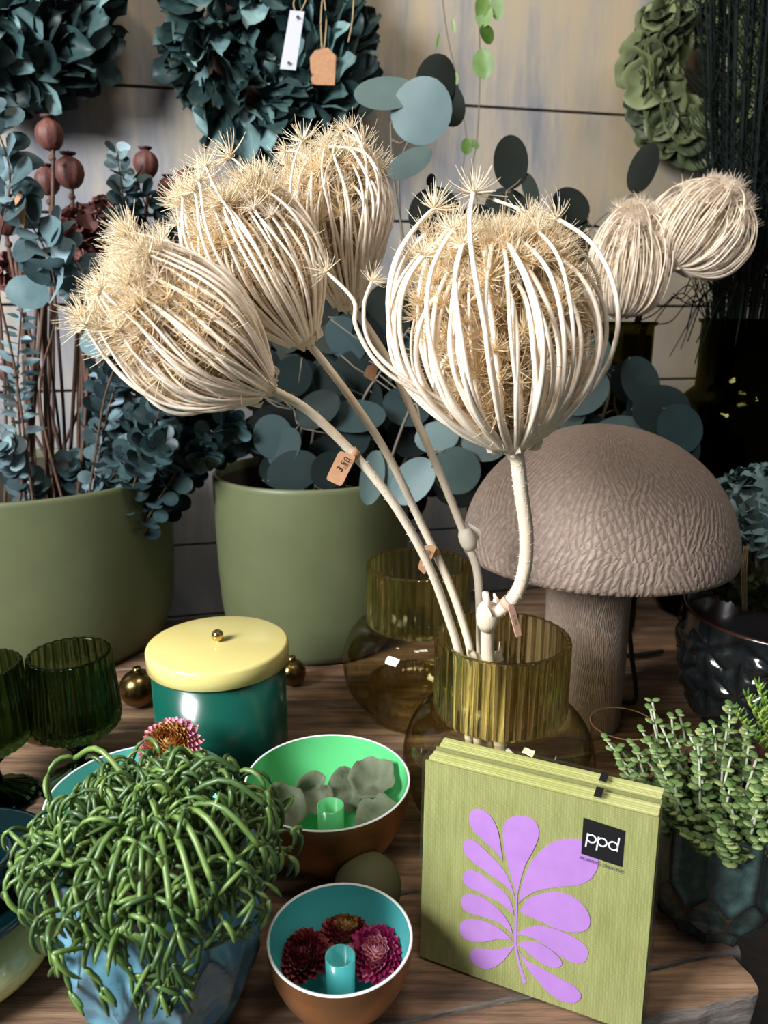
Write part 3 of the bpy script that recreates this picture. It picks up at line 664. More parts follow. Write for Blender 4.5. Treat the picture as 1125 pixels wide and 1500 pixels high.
# ------------------------------------------------------------ text and tags
def text_mesh(body, size, origin, right, up, name, mat, parent, spacing=1.0, depth=0.0002, euro=False):
    cu = bpy.data.curves.new('lettering', 'FONT'); cu.body = body; cu.size = size; cu.align_x = 'CENTER'; cu.align_y = 'CENTER'; cu.space_character = spacing; cu.resolution_u = 4
    o = bpy.data.objects.new('lettering', cu); COL.objects.link(o)
    dg = bpy.context.evaluated_depsgraph_get(); me = o.evaluated_get(dg).to_mesh()
    right = Vector(right).normalized(); up = Vector(up).normalized(); nr = right.cross(up)
    m = MB(); m.v = [Vector(origin)+right*v.co.x+up*v.co.y+nr*depth for v in me.vertices]; m.f = [tuple(p.vertices) for p in me.polygons]
    if euro:      # two bars across the first letter turn it into the euro sign
        x0 = min(v.co.x for v in me.vertices)
        for dy in (0.06, -0.08):
            q = [(x0-0.08*size, dy*size-0.025*size), (x0+0.42*size, dy*size-0.025*size), (x0+0.42*size, dy*size+0.025*size), (x0-0.08*size, dy*size+0.025*size)]
            m.add([Vector(origin)+right*a+up*b+nr*(depth+0.00005) for a, b in q], [(0, 1, 2, 3)])
    o.evaluated_get(dg).to_mesh_clear(); bpy.data.objects.remove(o)
    return m.build(name, mat, parent, smooth=False)
def price_tag(label, corners, mat, loop_c, loop_d, loop_r, text=None, trot=None):
    """corners: 4 points (strap side first two) of the card"""
    c = [Vector(p) for p in corners]; nrm = (c[1]-c[0]).cross(c[3]-c[0]).normalized()
    if nrm.y > 0: nrm = -nrm
    t = thing('price_tag', sum(c, Vector())/4, label, 'price tag', 'price tags on the dried flower stems')
    ch = []
    for i in range(4):
        p, a, b = c[i], c[i-1], c[(i+1) % 4]; e = 0.12
        ch += [p.lerp(a, e), p.lerp(p.lerp(a, e).lerp(p.lerp(b, e), 0.5), .6), p.lerp(b, e)]
    th = 0.0004; vs = [p+nrm*th for p in ch]+[p-nrm*th for p in ch]; n = len(ch)
    m = MB(); m.add(vs, [tuple(range(n)), tuple(range(2*n-1, n-1, -1))]+[(i, i+n, (i+1) % n+n, (i+1) % n) for i in range(n)])
    m.build('card', mat, t, smooth=False)
    d = Vector(loop_d).normalized(); X = d.orthogonal().normalized(); Y = d.cross(X); vs = []; k = 16
    for (o, r) in ((-0.003, loop_r), (0.003, loop_r), (0.003, loop_r+0.0005), (-0.003, loop_r+0.0005)):
        for i in range(k): a = 2*PI*i/k; vs.append(Vector(loop_c)+d*o+(X*math.cos(a)+Y*math.sin(a))*r)
    m = MB(); m.add(vs, [(j*k+i, j*k+(i+1) % k, ((j+1) % 4)*k+(i+1) % k, ((j+1) % 4)*k+i) for j in range(4) for i in range(k)]); m.build('loop', mat, t)
    if text:
        cen = sum(c, Vector())/4; r = (trot[0]-trot[1]); right = r.normalized(); up = nrm.cross(right)
        text_mesh(text, (c[1]-c[0]).length*0.54, cen + nrm*(th+0.0002), right, up, 'handwriting', M['ink'], t, euro=True)
    return t
Yt = 0.515
price_tag('kraft price tag reading three euro fifty on the lowest stem', [P(522, 668, Yt), P(497, 660, Yt), P(477, 702, Yt-.004), P(500, 713, Yt-.004)], M['kraft'], P(518, 665, .52), P(575, 735, .528)-P(452, 602, .51), 0.0036, 'C 3,50', (P(522, 664, Yt), P(488, 708, Yt)))
price_tag('small kraft price tag on the second stem above the rear vase', [P(640, 800, .566), P(622, 798, .566), P(612, 832, .562), P(622, 842, .562)], M['kraft'], P(636, 808, .5735), P(656, 850, .575)-P(616, 765, .57), 0.0036, 'C 3,50', (P(634, 800, Yt), P(617, 838, Yt)))
price_tag('narrow pink price tag on the thick bent stem at the vase mouth', [P(743, 886, .535), P(752, 884, .538), P(764, 930, .535), P(756, 934, .532)], M['pinktag'], P(745, 884, .5425), P(757, 868, .54)-P(735, 892, .545), 0.0058, 'C 3,50', (P(760, 932, .53), P(748, 886, .53)))
price_tag('orange brown price tag on the rear stem below the large round flower', [P(556, 530, .632), P(538, 536, .632), P(532, 550, .632), P(548, 560, .632)], M['kraft'], P(572, 538, .626), P(575, 540, .625)-P(530, 468, .63), 0.0036)

# ------------------------------------------------------------ mushroom lamp
def mushroom():
    cx, cy = 0.212, 0.737; R = 0.133; z0 = 0.190; hd = 0.126
    t = thing('mushroom_lamp', (cx, cy, 0), 'taupe carved ceramic mushroom lamp with a broad domed cap', 'lamp')
    pr = [(0.044, z0+0.004), (R-0.006, z0-0.001), (R-0.001, z0), (R, z0+0.004)]
    for k in range(1, 25):
        a = PI/2*k/24; pr.append((max(0.0008, R*math.cos(a)**1.02), z0+0.004+(hd-0.004)*math.sin(a)))
    m = MB(); m.lathe(pr, 128, o=(cx, cy, 0), uv=True); m.build('cap', M['mush'], t)
    ps = []
    for k in range(25):
        f = k/24; z = 0.001+f*(z0+0.003-0.001); r = 0.0405+0.0015*math.sin(f*PI)+0.004*max(0, f-0.6)
        ps.append((r, z))
    m = MB(); m.lathe([(0.001, 0.001)]+ps, 96, o=(cx-0.004, cy, 0), uv=True); m.build('stem', M['mush'], t)
    m = MB(); m.tube(smooth_pts([Vector((cx+0.03, cy+0.046, 0.012)), Vector((cx+0.063, cy+0.03, 0.006)), Vector((cx+0.066, cy+0.06, 0.05)), Vector((cx+0.06, cy+0.09, 0.12)), Vector((cx+0.07, cy+0.13, 0.02)), Vector((cx+0.14, cy+0.16, 0.006))], 8), 0.0028, 8); m.build('power_cord', M['cord'], t)
mushroom()
# ------------------------------------------------------------ tumbler
def tumbler():
    c = P(912, 1059, 0.628); r = 0.0285; h = c.z
    t = thing('glass_tumbler', (c.x, c.y, 0), 'clear glass tumbler with a thin amber rim in front of the mushroom lamp', 'glass')
    m = MB(); m.lathe([(0.001, 0.001), (r*0.85, 0.001), (r*0.9, 0.004), (r, h-0.001)], 64, o=(c.x, c.y, 0)); m.build('bowl', M['tumbler'], t)
    m = MB(); ps = [(c.x+r*math.cos(a), c.y+r*math.sin(a), h) for a in [2*PI*k/64 for k in range(65)]]; m.tube(ps, 0.0005, 6, False); m.build('rim', M['amber'], t)
tumbler()
# ------------------------------------------------------------ goblets
def goblet(cx, cy, label):
    t = thing('ribbed_goblet', (cx, cy, 0), label, 'goblet', 'dark green ribbed goblets')
    n = 26*10
    fl = lambda k0: (lambda a, i, z: (1+0.06*abs(math.sin(a*13))) if i < k0 else 1.0)
    po = [(0.006, 0.050), (0.018, 0.051), (0.030, 0.055), (0.0365, 0.062), (0.0375, 0.070), (0.0365, 0.09), (0.0345, 0.115), (0.0338, 0.129), (0.0332, 0.1305)]
    pi = [(0.0318, 0.1305), (0.0314, 0.129), (0.0342, 0.072), (0.031, 0.065), (0.001, 0.063)]
    m = MB(); m.lathe(po+pi, n, fl(len(po)), (cx, cy, 0)); m.build('bowl', M['goblet'], t)
    m = MB(); m.lathe([(0.008, 0.0505), (0.0075, 0.047), (0.011, 0.044), (0.0115, 0.040), (0.007, 0.036), (0.0065, 0.028), (0.009, 0.018)], 32, o=(cx, cy, 0)); m.build('stem', M['goblet_solid'], t)
    m = MB(); m.lathe([(0.0085, 0.018), (0.016, 0.013), (0.030, 0.006), (0.036, 0.0025), (0.035, 0.0006), (0.001, 0.0006)], 120, lambda a, i, z: 1+0.03*math.sin(a*20)*(1 if i in (2, 3) else 0), (cx, cy, 0)); m.build('foot', M['goblet_solid'], t)
g = P(101, 957, 0.625)
goblet(g.x, g.y, 'dark green ribbed goblet standing beside the canister')
g2 = P(-38, 950, 0.60); goblet(g2.x, g2.y, 'green ribbed goblet cut off by the left edge of the photo')
# ------------------------------------------------------------ baubles
def bauble(name, c, r, mat, label, cap=True, cat='bauble'):
    t = thing(name, (c[0], c[1], 0), label, cat)
    m = MB(); m.ball((c[0], c[1], r+0.0003), r, 40, 24); m.build('ball', mat, t)
    if cap:
        m = MB(); m.lathe([(0.0045, 2*r-0.001), (0.0045, 2*r+0.004), (0.001, 2*r+0.004)], 16, o=(c[0], c[1], 0)); m.build('hanging_cap', M['gold'], t)
    return t
p = G(58, 1058, 0.022); bauble('bauble', p, 0.0215, M['gold'], 'gold bauble between the two green goblets')
p = G(203, 1008, 0.021); bauble('bauble', p, 0.021, M['gold'], 'dark bronze bauble between the wide planter and the canister')
p = G(428, 985, 0.016); bauble('bauble', p, 0.016, M['gold'], 'small bronze bauble just right of the canister')
m = MB(); p = G(539, 1291, 0.024); m.ball((0, 0, 0.0242), 0.024, 48, 32); m.v = [v+Vector((p.x, p.y-0.006, 0)) for v in m.v]
tag(m.build('ball_candle', M['olive_ball'], origin=(p.x, p.y-0.006, 0)), 'matt olive green ball between the two gold bowls', 'candle')
# ------------------------------------------------------------ gold bowls
def bowl(cx, cy, R, H, inner, label, rot=0):
    t = thing('enamel_bowl', (cx, cy, 0), label, 'bowl', 'gold bowls with enamel insides')
    def prof(off):
        pr = []
        for k in range(20):
            a = PI/2*k/19; pr.append((max(0.0008, (R-off)*math.sin(a)**0.95), (H-(H-off)*math.cos(a))))
        return pr
    m = MB(); m.lathe(prof(0), 96, o=(cx, cy, 0.0004)); m.build('outer_shell', M['brass'], t)
    m = MB(); m.lathe(prof(0.0016), 96, o=(cx, cy, 0.0004)); m.build('enamel_inside', inner, t)
    m = MB(); m.lathe([(R, H), (R-0.0001, H+0.0006), (R-0.0016, H+0.0006), (R-0.0017, H)], 96, o=(cx, cy, 0.0004)); m.build('rim', M['rim'], t)
    return t
def cup(t, cx, cy, z, r, h, mat):
    m = MB(); m.lathe([(r*0.93, z), (r, z+h), (r-0.0012, z+h), (r*0.84, z+0.004), (0.001, z+0.004)], 48, o=(cx, cy, 0)); m.build('candle_cup', mat, t)
b1 = P(480, 1141, 0.522); tb = bowl(b1.x, b1.y, 0.0635, b1.z, M['enamel_green'], 'large gold bowl with mint green inside holding curled grey leaves'); cup(tb, b1.x+0.002, b1.y-0.002, 0.003, 0.0105, 0.048, M['enamel_green'])
b2 = P(498, 1371, 0.388); tb = bowl(b2.x, b2.y, 0.0442, b2.z, M['enamel_turq'], 'small gold bowl with turquoise inside holding three dark red strawflowers'); cup(tb, b2.x, b2.y-0.002, 0.003, 0.0092, 0.038, M['enamel_turq'])
b3 = P(207, 1163, 0.508); tb = bowl(b3.x, b3.y, 0.069, b3.z, M['enamel_teal'], 'gold bowl with pale turquoise inside mostly hidden behind the trailing plant')
# ------------------------------------------------------------ strawflowers
def strawflower(c, axis, R, outer, core, label, seed, n=150, core_frac=0.4):
    rnd = random.Random(seed); axis = Vector(axis).normalized(); X = axis.orthogonal().normalized(); Y = axis.cross(X); c = Vector(c)
    t = thing('strawflower', c, label, 'dried flower')
    m = MB(); m2 = MB()
    for i in range(n):
        u = i/n; ph = i*2.39996; th = 0.12+1.55*math.sqrt(u); d = (X*math.cos(ph)+Y*math.sin(ph))
        dirn = axis*math.cos(th)+d*math.sin(th); L = R*(0.55+0.5*u)*rnd.uniform(0.9, 1.1)
        start = c + d*(R*0.10*u) + dirn*(R*0.42)
        tgt = m2 if u < core_frac*0.6 else m
        tgt.leaf(start, dirn + axis*(0.35*(1-u)), -d*math.cos(th)+axis*math.sin(th), L*0.62, R*0.27, 0.45, -0.28, 'obov', 0.02)
    m.build('petals', outer, t); m2.build('flower_centre', core, t)
    m = MB(); m.ball(c+axis*R*0.12, R*0.42, 16, 10); m.build('flower_base', core, t)
s2 = lambda px, py, z: G(px, py, z)
strawflower(s2(445, 1404, .026), (-0.2, -0.25, 1), 0.0165, M['straw_red'], M['straw_red'], 'dark maroon strawflower at the left in the small turquoise bowl', 1)
strawflower(s2(507, 1372, .024), (0.05, 0.1, 1), 0.0170, M['straw_red'], M['straw_gold'], 'maroon strawflower with golden centre behind the cup in the small bowl', 2)
strawflower(s2(551, 1400, .028), (0.0, -0.35, 1), 0.0170, M['straw_mag'], M['straw_pink'], 'magenta strawflower at the right in the small turquoise bowl', 3)
strawflower(P(250, 1096, .545), (0.0, -0.5, 1), 0.0225, M['straw_pink'], M['straw_gold'], 'faded pink and gold strawflower in the bowl behind the trailing plant', 4, 190, 0.8)
# curled leaves in the big bowl
def curled(p, n, r, label, seed, depth=0.75):
    p = Vector(p); m = MB(); rn = random.Random(seed); m.cupleaf(p, Vector(n), r, rn, depth)
    k = len(m.v); c = sum(m.v, Vector())/k
    for v in m.v:      # crumple
        v += Vector((math.sin(v.y*420+seed), math.sin(v.z*380+seed*2), math.sin(v.x*400+seed*3)))*r*0.07
    fs = list(m.f); vs = [v + Vector((0, 0.0004, -0.0004)) for v in m.v]; m.add(vs, [tuple(reversed(f)) for f in fs])
    tag(m.build('curled_leaf', M['curl'], origin=p), label, 'dried leaf', 'curled leaves in the mint green bowl')
def inb(dx, dy, z): return Vector((b1.x+dx, b1.y+dy, z))
curled(inb(-.035, .002, .046), (0.5, -0.55, 0.75), .0190, 'grey green curled leaf at the left in the mint bowl, opening sideways', 1, .6)
curled(inb(-.013, .020, .047), (0.2, -0.9, 0.6), .0160, 'dark curled leaf standing left of the cup in the mint bowl', 2, .6)
curled(inb(.014, .022, .049), (-0.2, -0.8, 0.8), .0180, 'curled leaf just behind the cup in the mint bowl', 3, .6)
curled(inb(.034, .018, .062), (-0.1, -0.5, 1.0), .0185, 'topmost curled leaf at the back right of the mint bowl', 4, .5)
curled(inb(.037, -.012, .050), (-0.35, -0.4, 1.0), .0175, 'pale curled leaf lying against the right rim of the mint bowl', 5, .4)
curled(inb(.020, -.028, .038), (0.0, -0.1, 1.0), .0130, 'small pale curled leaf low in front of the mint bowl', 6, .5)
curled(inb(-.024, -.024, .036), (0.2, 0.1, 1.0), .0150, 'brownish curled leaf lying flat at the front left of the mint bowl', 7, .5)

# ------------------------------------------------------------ dark dish with pale yellow foot at the left edge
def dish():
    c = P(-96, 1290, 0.414); cx, cy, z = c.x, c.y, c.z
    t = thing('glass_dish', (cx, cy, 0), 'dark teal glass dish on a pale yellow rounded foot at the left edge', 'dish')
    R = 0.0765
    m = MB(); m.lathe([(0.045, z-0.022), (0.058, z-0.019), (R-0.003, z-0.006), (R, z-0.002), (R-0.001, z), (R-0.004, z), (R-0.012, z-0.008), (0.045, z-0.016), (0.001, z-0.017)], 96, o=(cx, cy, 0)); m.build('plate', M['plate'], t)
    pr = []
    for k in range(15):
        a = -PI/2+PI*0.93*k/14; pr.append((max(0.001, 0.0655*math.cos(a)**0.9 if math.cos(a) > 0 else 0.001), (z-0.022)/2+(z-0.020)/2*math.sin(a)))
    m = MB(); m.lathe(pr, 80, o=(cx+0.004, cy, 0.0002)); m.build('foot', M['yellow_glass'], t)
    m = MB(); m.lathe([(0.022, z-0.016), (0.027, z+0.004), (0.024, z+0.018), (0.021, z+0.018), (0.02, z-0.01)], 48, o=(cx+0.026, cy, 0)); m.build('candle_cup', M['plate'], t)
dish()

# ------------------------------------------------------------ faceted ceramic pots
def cellpot(m, cx, cy, prof, N, rows, depth, nseg=160, nz=70, z0=0, h=0.1, scall=0.0, mk=2.2):
    """rows: list of (z_centre, half height, phase). concave cells, raised ridges"""
    cen = []
    for (zc, hh, phs) in rows:
        for k in range(N): cen.append((2*PI*(k+phs)/N, zc, hh))
    vs = []; at = []; rows_z = [z0+h*i/nz for i in range(nz+1)]
    wcell = 2*PI/N/2
    for i, z in enumerate(rows_z):
        r0 = np.interp(z, [p[1] for p in prof], [p[0] for p in prof])
        for k in range(nseg):
            a = 2*PI*k/nseg; best = [9, 9]
            for (ca, zc, hh) in cen:
                da = abs((a-ca+PI) % (2*PI)-PI)/wcell
                if da > 2.6: continue
                dz = max(0.0, abs(z-zc)-hh*0.45)/(hh*0.9) if hh > 0.02 else abs(z-zc)/hh
                d = math.sqrt(da*da+dz*dz*1.2)
                if d < best[0]: best = [d, best[0]]
                elif d < best[1]: best[1] = d
            e = min(1, (best[1]-best[0])/0.9); ridge = (1-min(1, e*mk))
            s = depth*(e**0.7)
            zz = z + (scall*math.cos(a*N)*max(0, (z-z0)/h-0.9)*10 if scall else 0)
            rr = r0-s
            vs.append(Vector((cx+rr*math.cos(a), cy+rr*math.sin(a), zz))); at.append(max(0, ridge))
    n = nseg
    fs = [(i*n+k, i*n+(k+1) % n, (i+1)*n+(k+1) % n, (i+1)*n+k) for i in range(nz) for k in range(n)]
    b = len(vs); fs.append(tuple(range(n-1, -1, -1)))
    # inner wall
    top = nz*n
    for q, (f, dz) in enumerate(((0.955, 0.0005), (0.93, -0.003), (0.90, -0.02))):
        for k in range(n):
            v = vs[top+k]; vs.append(Vector((cx+(v.x-cx)*f, cy+(v.y-cy)*f, v.z+dz))); at.append(0.8 if q < 2 else 0.0)
    prev = top
    for q in range(3):
        cur = b+q*n
        fs += [(prev+k, prev+(k+1) % n, cur+(k+1) % n, cur+k) for k in range(n)]; prev = cur
    m.add(vs, fs); m.attr = at
def disc(m, cx, cy, z, r, n=40):
    m.add([Vector((cx, cy, z+0.002))]+[Vector((cx+r*math.cos(2*PI*k/n), cy+r*math.sin(2*PI*k/n), z)) for k in range(n)], [(0, 1+k, 1+(k+1) % n) for k in range(n)])
# ---- trailing rhipsalis in the blue pot
def rhipsalis():
    c = P(230, 1242, 0.388); cx, cy = c.x, c.y; h = c.z; R = 0.0590
    t = thing('potted_rhipsalis', (cx, cy, 0), 'bushy trailing green rhipsalis in a pale blue faceted pot', 'potted plant')
    m = MB(); cellpot(m, cx, cy, [(0.040, 0), (0.048, 0.018), (0.0575, 0.045), (R+0.001, 0.07), (R, h)], 11, [(0.096, 0.036, 0), (0.052, 0.022, 0.5), (0.014, 0.018, 0)], 0.0062, h=h, scall=0.0007, mk=3)
    m.build('pot', M['facet_blue'], t)
    m = MB(); disc(m, cx, cy, h-0.012, R*0.9); m.build('soil', M['soil'], t)
    rnd = random.Random(5)
    def seg_chain(m, p, d, n, L, r, grav, depth=0):
        pts = [p.copy()]; q = d.normalized(); step = L/n
        cur = Vector((rnd.uniform(-1, 1), rnd.uniform(-1, 1), rnd.uniform(-.5, .5)))*0.05
        for i in range(n):
            q = (q + Vector((0, 0, -grav))*(step/0.01) + cur*(step/0.006)).normalized()
            e_ = Vector(((pts[-1].x-cx)/0.074, (pts[-1].y-cy)/0.070, (pts[-1].z-h+0.012)/(0.058 if pts[-1].z > h else 0.14)))
            if e_.length > 0.95: q = (q - e_.normalized()*0.28 + Vector((0, 0, -0.15))).normalized()
            np_ = pts[-1]+q*step
            # rest on / stay outside the pot wall
            dx, dy = np_.x-cx, np_.y-cy; rr = math.hypot(dx, dy)
            if np_.z < h+0.003 and rr < R+0.004:
                if rr > R-0.006 or np_.z < h-0.012:
                    if rr > R-0.012: f = (R+0.004)/max(rr, 1e-4); np_.x = cx+dx*f; np_.y = cy+dy*f
                    else: np_.z = h-0.010
            if np_.z < 0.004: np_.z = 0.004; q.z = abs(q.z)*0.2
            pts.append(np_)
        k = len(pts); m.tube(pts, [r*(0.7, 0.95, 1.0, 0.95, 0.8, 0.3)[min(i, 5)] for i in range(k)], 7)
        return pts[-1], q
    def spray(p, d, gens, r, grav, lowok=0.0):
        m = MB()
        def rec(p, d, g, r):
            e, q = seg_chain(m, p, d, 5, rnd.uniform(0.013, 0.025)*(0.7 if g == 0 else 1), r, grav)
            if g <= 0 or (e.z < h-0.004-lowok): return
            for _ in range(rnd.choice((1, 2, 2, 3, 3))):
                v = Vector((rnd.uniform(-1, 1), rnd.uniform(-1, 1), rnd.uniform(-0.7, 0.9)))
                rec(e, q+v*0.85, g-1, r*0.94)
        rec(p, d, gens, r); return m
    for i in range(98):
        a = i*2.39996+rnd.uniform(-.2, .2); u = math.sqrt((i+0.5)/98); up = 1.5*(1-u)+0.42
        b = Vector((cx+math.cos(a)*u*R*0.75, cy+math.sin(a)*u*R*0.75, h-0.012))
        d = Vector((math.cos(a)*(0.25+u*1.1), math.sin(a)*(0.25+u*1.1), up+rnd.uniform(-.1, .3)))
        b2 = b + d.normalized()*rnd.uniform(0.008, 0.036)*(1.2-0.6*u)
        m = spray(b2, d, 4 if i % 3 == 0 else 3, 0.00155, 0.10+0.12*u)
        m.tube([b, b.lerp(b2, .5), b2], 0.0015, 6)
        m.build('trailing_stem', M['rhips'], t)
    # some long hanging sprays seen over the pot and past its edge
    for (px, py, dx, dz, g, yy) in ((205, 1335, -0.1, -1, 3, .322), (120, 1320, -0.8, -1, 3, .335), (60, 1290, -1, -0.6, 2, .355), (250, 1330, 0.4, -1, 3, .322), (310, 1290, 0.5, -1, 2, .335), (345, 1262, 1.2, 0.05, 2, .345), (95, 1340, -0.5, -1, 2, .335), (150, 1345, 0.1, -1, 3, .324), (290, 1330, 0.2, -1.2, 2, .325), (110, 1110, -1, 0.8, 2, .42), (168, 1145, 0, 1.1, 0, .42), (280, 1110, 0.5, 0.9, 2, .41), (60, 1220, -1, 0.3, 1, .40), (350, 1130, 0.6, 0.6, 1, .40), (30, 1330, -0.5, -1, 2, .35), (130, 1380, -0.3, -1, 2, .325), (220, 1380, 0.2, -1, 2, .318), (380, 1240, 0.8, -0.6, 2, .36), (390, 1180, 0.7, -0.8, 2, .38)):
        p = P(px, py, yy); m = spray(p, Vector((dx, -0.15, dz)), g, 0.0016, 0.03 if dz > 0 else 0.07, 0.05)
        b = Vector((cx, cy, h+0.02)); mid = b.lerp(p, 0.6)+Vector((0, 0, 0.02)); m.tube(smooth_pts([b, mid, p], 5), 0.0017, 7)
        m.build('trailing_stem', M['rhips'], t)
rhipsalis()
# ---- succulent in the dark teal pot
def succulents():
    c = P(1052, 1188, 0.468); cx, cy = c.x, c.y; h = 0.091; R = 0.0515
    t = thing('potted_succulent', (cx, cy, 0), 'grey green stacked leaf succulent in a dark teal faceted pot at the right', 'potted plant')
    m = MB(); cellpot(m, cx, cy, [(0.034, 0), (0.040, 0.014), (0.0475, 0.035), (0.0505, 0.06), (R, h)], 11, [(0.074, 0.036, 0), (0.031, 0.017, 0.5), (0.006, 0.012, 0)], 0.0045, h=h, scall=0.0011, mk=2.0)
    m.build('pot', M['facet_dark'], t)
    m = MB(); disc(m, cx, cy, h-0.012, R*0.9); m.build('soil', M['soil'], t)
    rnd = random.Random(9)
    def stem(b, top, n, size, dense):
        pts = smooth_pts([b, b.lerp(top, 0.5)+Vector((rnd.uniform(-.003, .003), rnd.uniform(-.003, .003), 0)), top], 8)
        m = MB(); m.tube(pts, 0.0009, 6); o = m.build('succulent_stem', M['succ_stem'], t)
        m = MB(); k = len(pts)
        for i in range(n):
            f = i/(n-1); x = min(k-1.001, f*(k-1)); j = int(x); p = pts[j].lerp(pts[j+1], x-j); T = (pts[j+1]-pts[j]).normalized(); s = size*(1.0-0.42*f)
            for e in range(2 if not dense else 3):
                a = i*1.57+e*(PI if not dense else 2.09)+rnd.uniform(-.2, .2); d = Vector((math.cos(a), math.sin(a), 0.25+rnd.uniform(-.1, .2)))
                q = d.to_track_quat('X', 'Z').to_matrix()
                m.ball(p+d.normalized()*s*0.55, s*0.56, 8, 6, (1.0, 0.92, 0.34), q)
        m.build('leaves', M['succ'], o)
    for i in range(50):
        a = i*2.39996; u = math.sqrt((i+0.5)/50)*0.88; b = Vector((cx+math.cos(a)*u*R, cy+math.sin(a)*u*R, h-0.012))
        left = max(0, -math.cos(a))*u
        hgt = rnd.uniform(0.028, 0.058)*(1.15 if math.sin(a) > -0.2 else 0.62)
        top = b+Vector((math.cos(a)*u*0.018-left*0.018+rnd.uniform(-.006, .006), math.sin(a)*u*0.014, hgt-left*0.004))
        if i % 4 == 1: stem(b, top, 10, 0.0100, True)
        else: stem(b, top, rnd.choice((5, 6, 6)), 0.0095, False)
    for (px, py, yy) in ((887, 1082, .49), (905, 1110, .48), (940, 1070, .50), (968, 1062, .505), (985, 1068, .51), (1045, 1062, .51), (1065, 1068, .50), (1010, 1075, .51), (925, 1090, .49), (1095, 1180, .47), (1120, 1170, .47)):
        tp = P(px, py, yy); b = Vector((cx+(tp.x-cx)*0.45, cy+(tp.y-cy)*0.4, h-0.010)); stem(b, tp, 6, 0.0088, False)
succulents()
def spiky():
    c = P(1180, 1150, 0.565); cx, cy = c.x, c.y; h = 0.075
    t = thing('potted_sedum', (cx, cy, 0), 'bright green spiky succulent in a small dark pot cut off by the right edge', 'potted plant')
    m = MB(); m.lathe([(0.001, 0.0005), (0.03, 0.0005), (0.038, h*0.5), (0.041, h), (0.039, h), (0.037, h-0.015)], 64, o=(cx, cy, 0)); m.build('pot', M['brown_glaze'], t)
    m = MB(); disc(m, cx, cy, h-0.01, 0.038); m.build('soil', M['soil'], t)
    rnd = random.Random(4)
    for i in range(34):
        a = i*2.39996; u = math.sqrt((i+0.5)/34)
        b = Vector((cx+math.cos(a)*u*0.035, cy+math.sin(a)*u*0.035, h-0.01)); tp = b+Vector((math.cos(a)*u*0.03, math.sin(a)*u*0.03, rnd.uniform(0.022, 0.045)))
        m = MB(); m.tube([b, b.lerp(tp, .5), tp], 0.001, 5)
        for k in range(26):
            f = 0.25+0.75*k/25; p = b.lerp(tp, f); aa = k*2.39996; d = Vector((math.cos(aa), math.sin(aa), 0.7+f)).normalized()
            m.tube([p, p+d*0.0045, p+d*0.009], [0.0012, 0.0012, 0.0002], 5)
        m.build('spiky_shoot', M['sedum'], t)
spiky()
# ------------------------------------------------------------ dark relief pot and hydrangea
def relief_pot():
    cx, cy = 0.408, 0.722; h = 0.129; R = 0.103
    t = thing('relief_pot', (cx, cy, 0), 'glossy black blue pot with raised flower pattern at the right edge', 'pot')
    N = 9; cen = []
    for row, zc in enumerate((0.028, 0.068, 0.105)):
        for k in range(N): cen.append((2*PI*(k+0.5*(row % 2))/N, zc))
    prof = [(0.070, 0.0), (0.082, 0.015), (0.094, 0.04), (0.1005, 0.07), (0.102, 0.095), (0.101, 0.158), (R-0.002, h)]
    nz, n = 80, 260; vs = []; at = []
    for i in range(nz+1):
        z = h*i/nz; r0 = np.interp(z, [p[1] for p in prof], [p[0] for p in prof]); fade = max(0, min(1, (0.118-z)/0.008))
        for k in range(n):
            a = 2*PI*k/n; bump = 0; bd = 9
            for (ca, zc) in cen:
                da = ((a-ca+PI) % (2*PI)-PI)*r0; dz = z-zc; d = math.hypot(da, dz)
                if d < bd: bd = d; bt = math.atan2(dz, da)
            pet = abs(math.cos(3*bt)); ln = min(1, bd/0.030)
            bump = pet**1.0*math.sin(PI*min(1, ln))*0.0042 - 0.0015*(1-min(1, pet*3))
            rr = r0+bump*fade; vs.append(Vector((cx+rr*math.cos(a), cy+rr*math.sin(a), z+0.0005))); at.append(1-min(1, pet*2))
    fs = [(i*n+k, i*n+(k+1) % n, (i+1)*n+(k+1) % n, (i+1)*n+k) for i in range(nz) for k in range(n)]; fs.append(tuple(range(n-1, -1, -1)))
    m = MB(); m.add(vs, fs); m.attr = at; m.build('body', M['relief'], t)
    m = MB(); m.lathe([(R-0.002, h), (R-0.0015, h+0.002), (R-0.004, h+0.003), (R-0.0075, h+0.001), (R-0.009, h-0.02), (0.085, 0.05), (0.001, 0.03)], 96, o=(cx, cy, 0)); m.build('rim', M['brown_glaze'], t)
relief_pot()
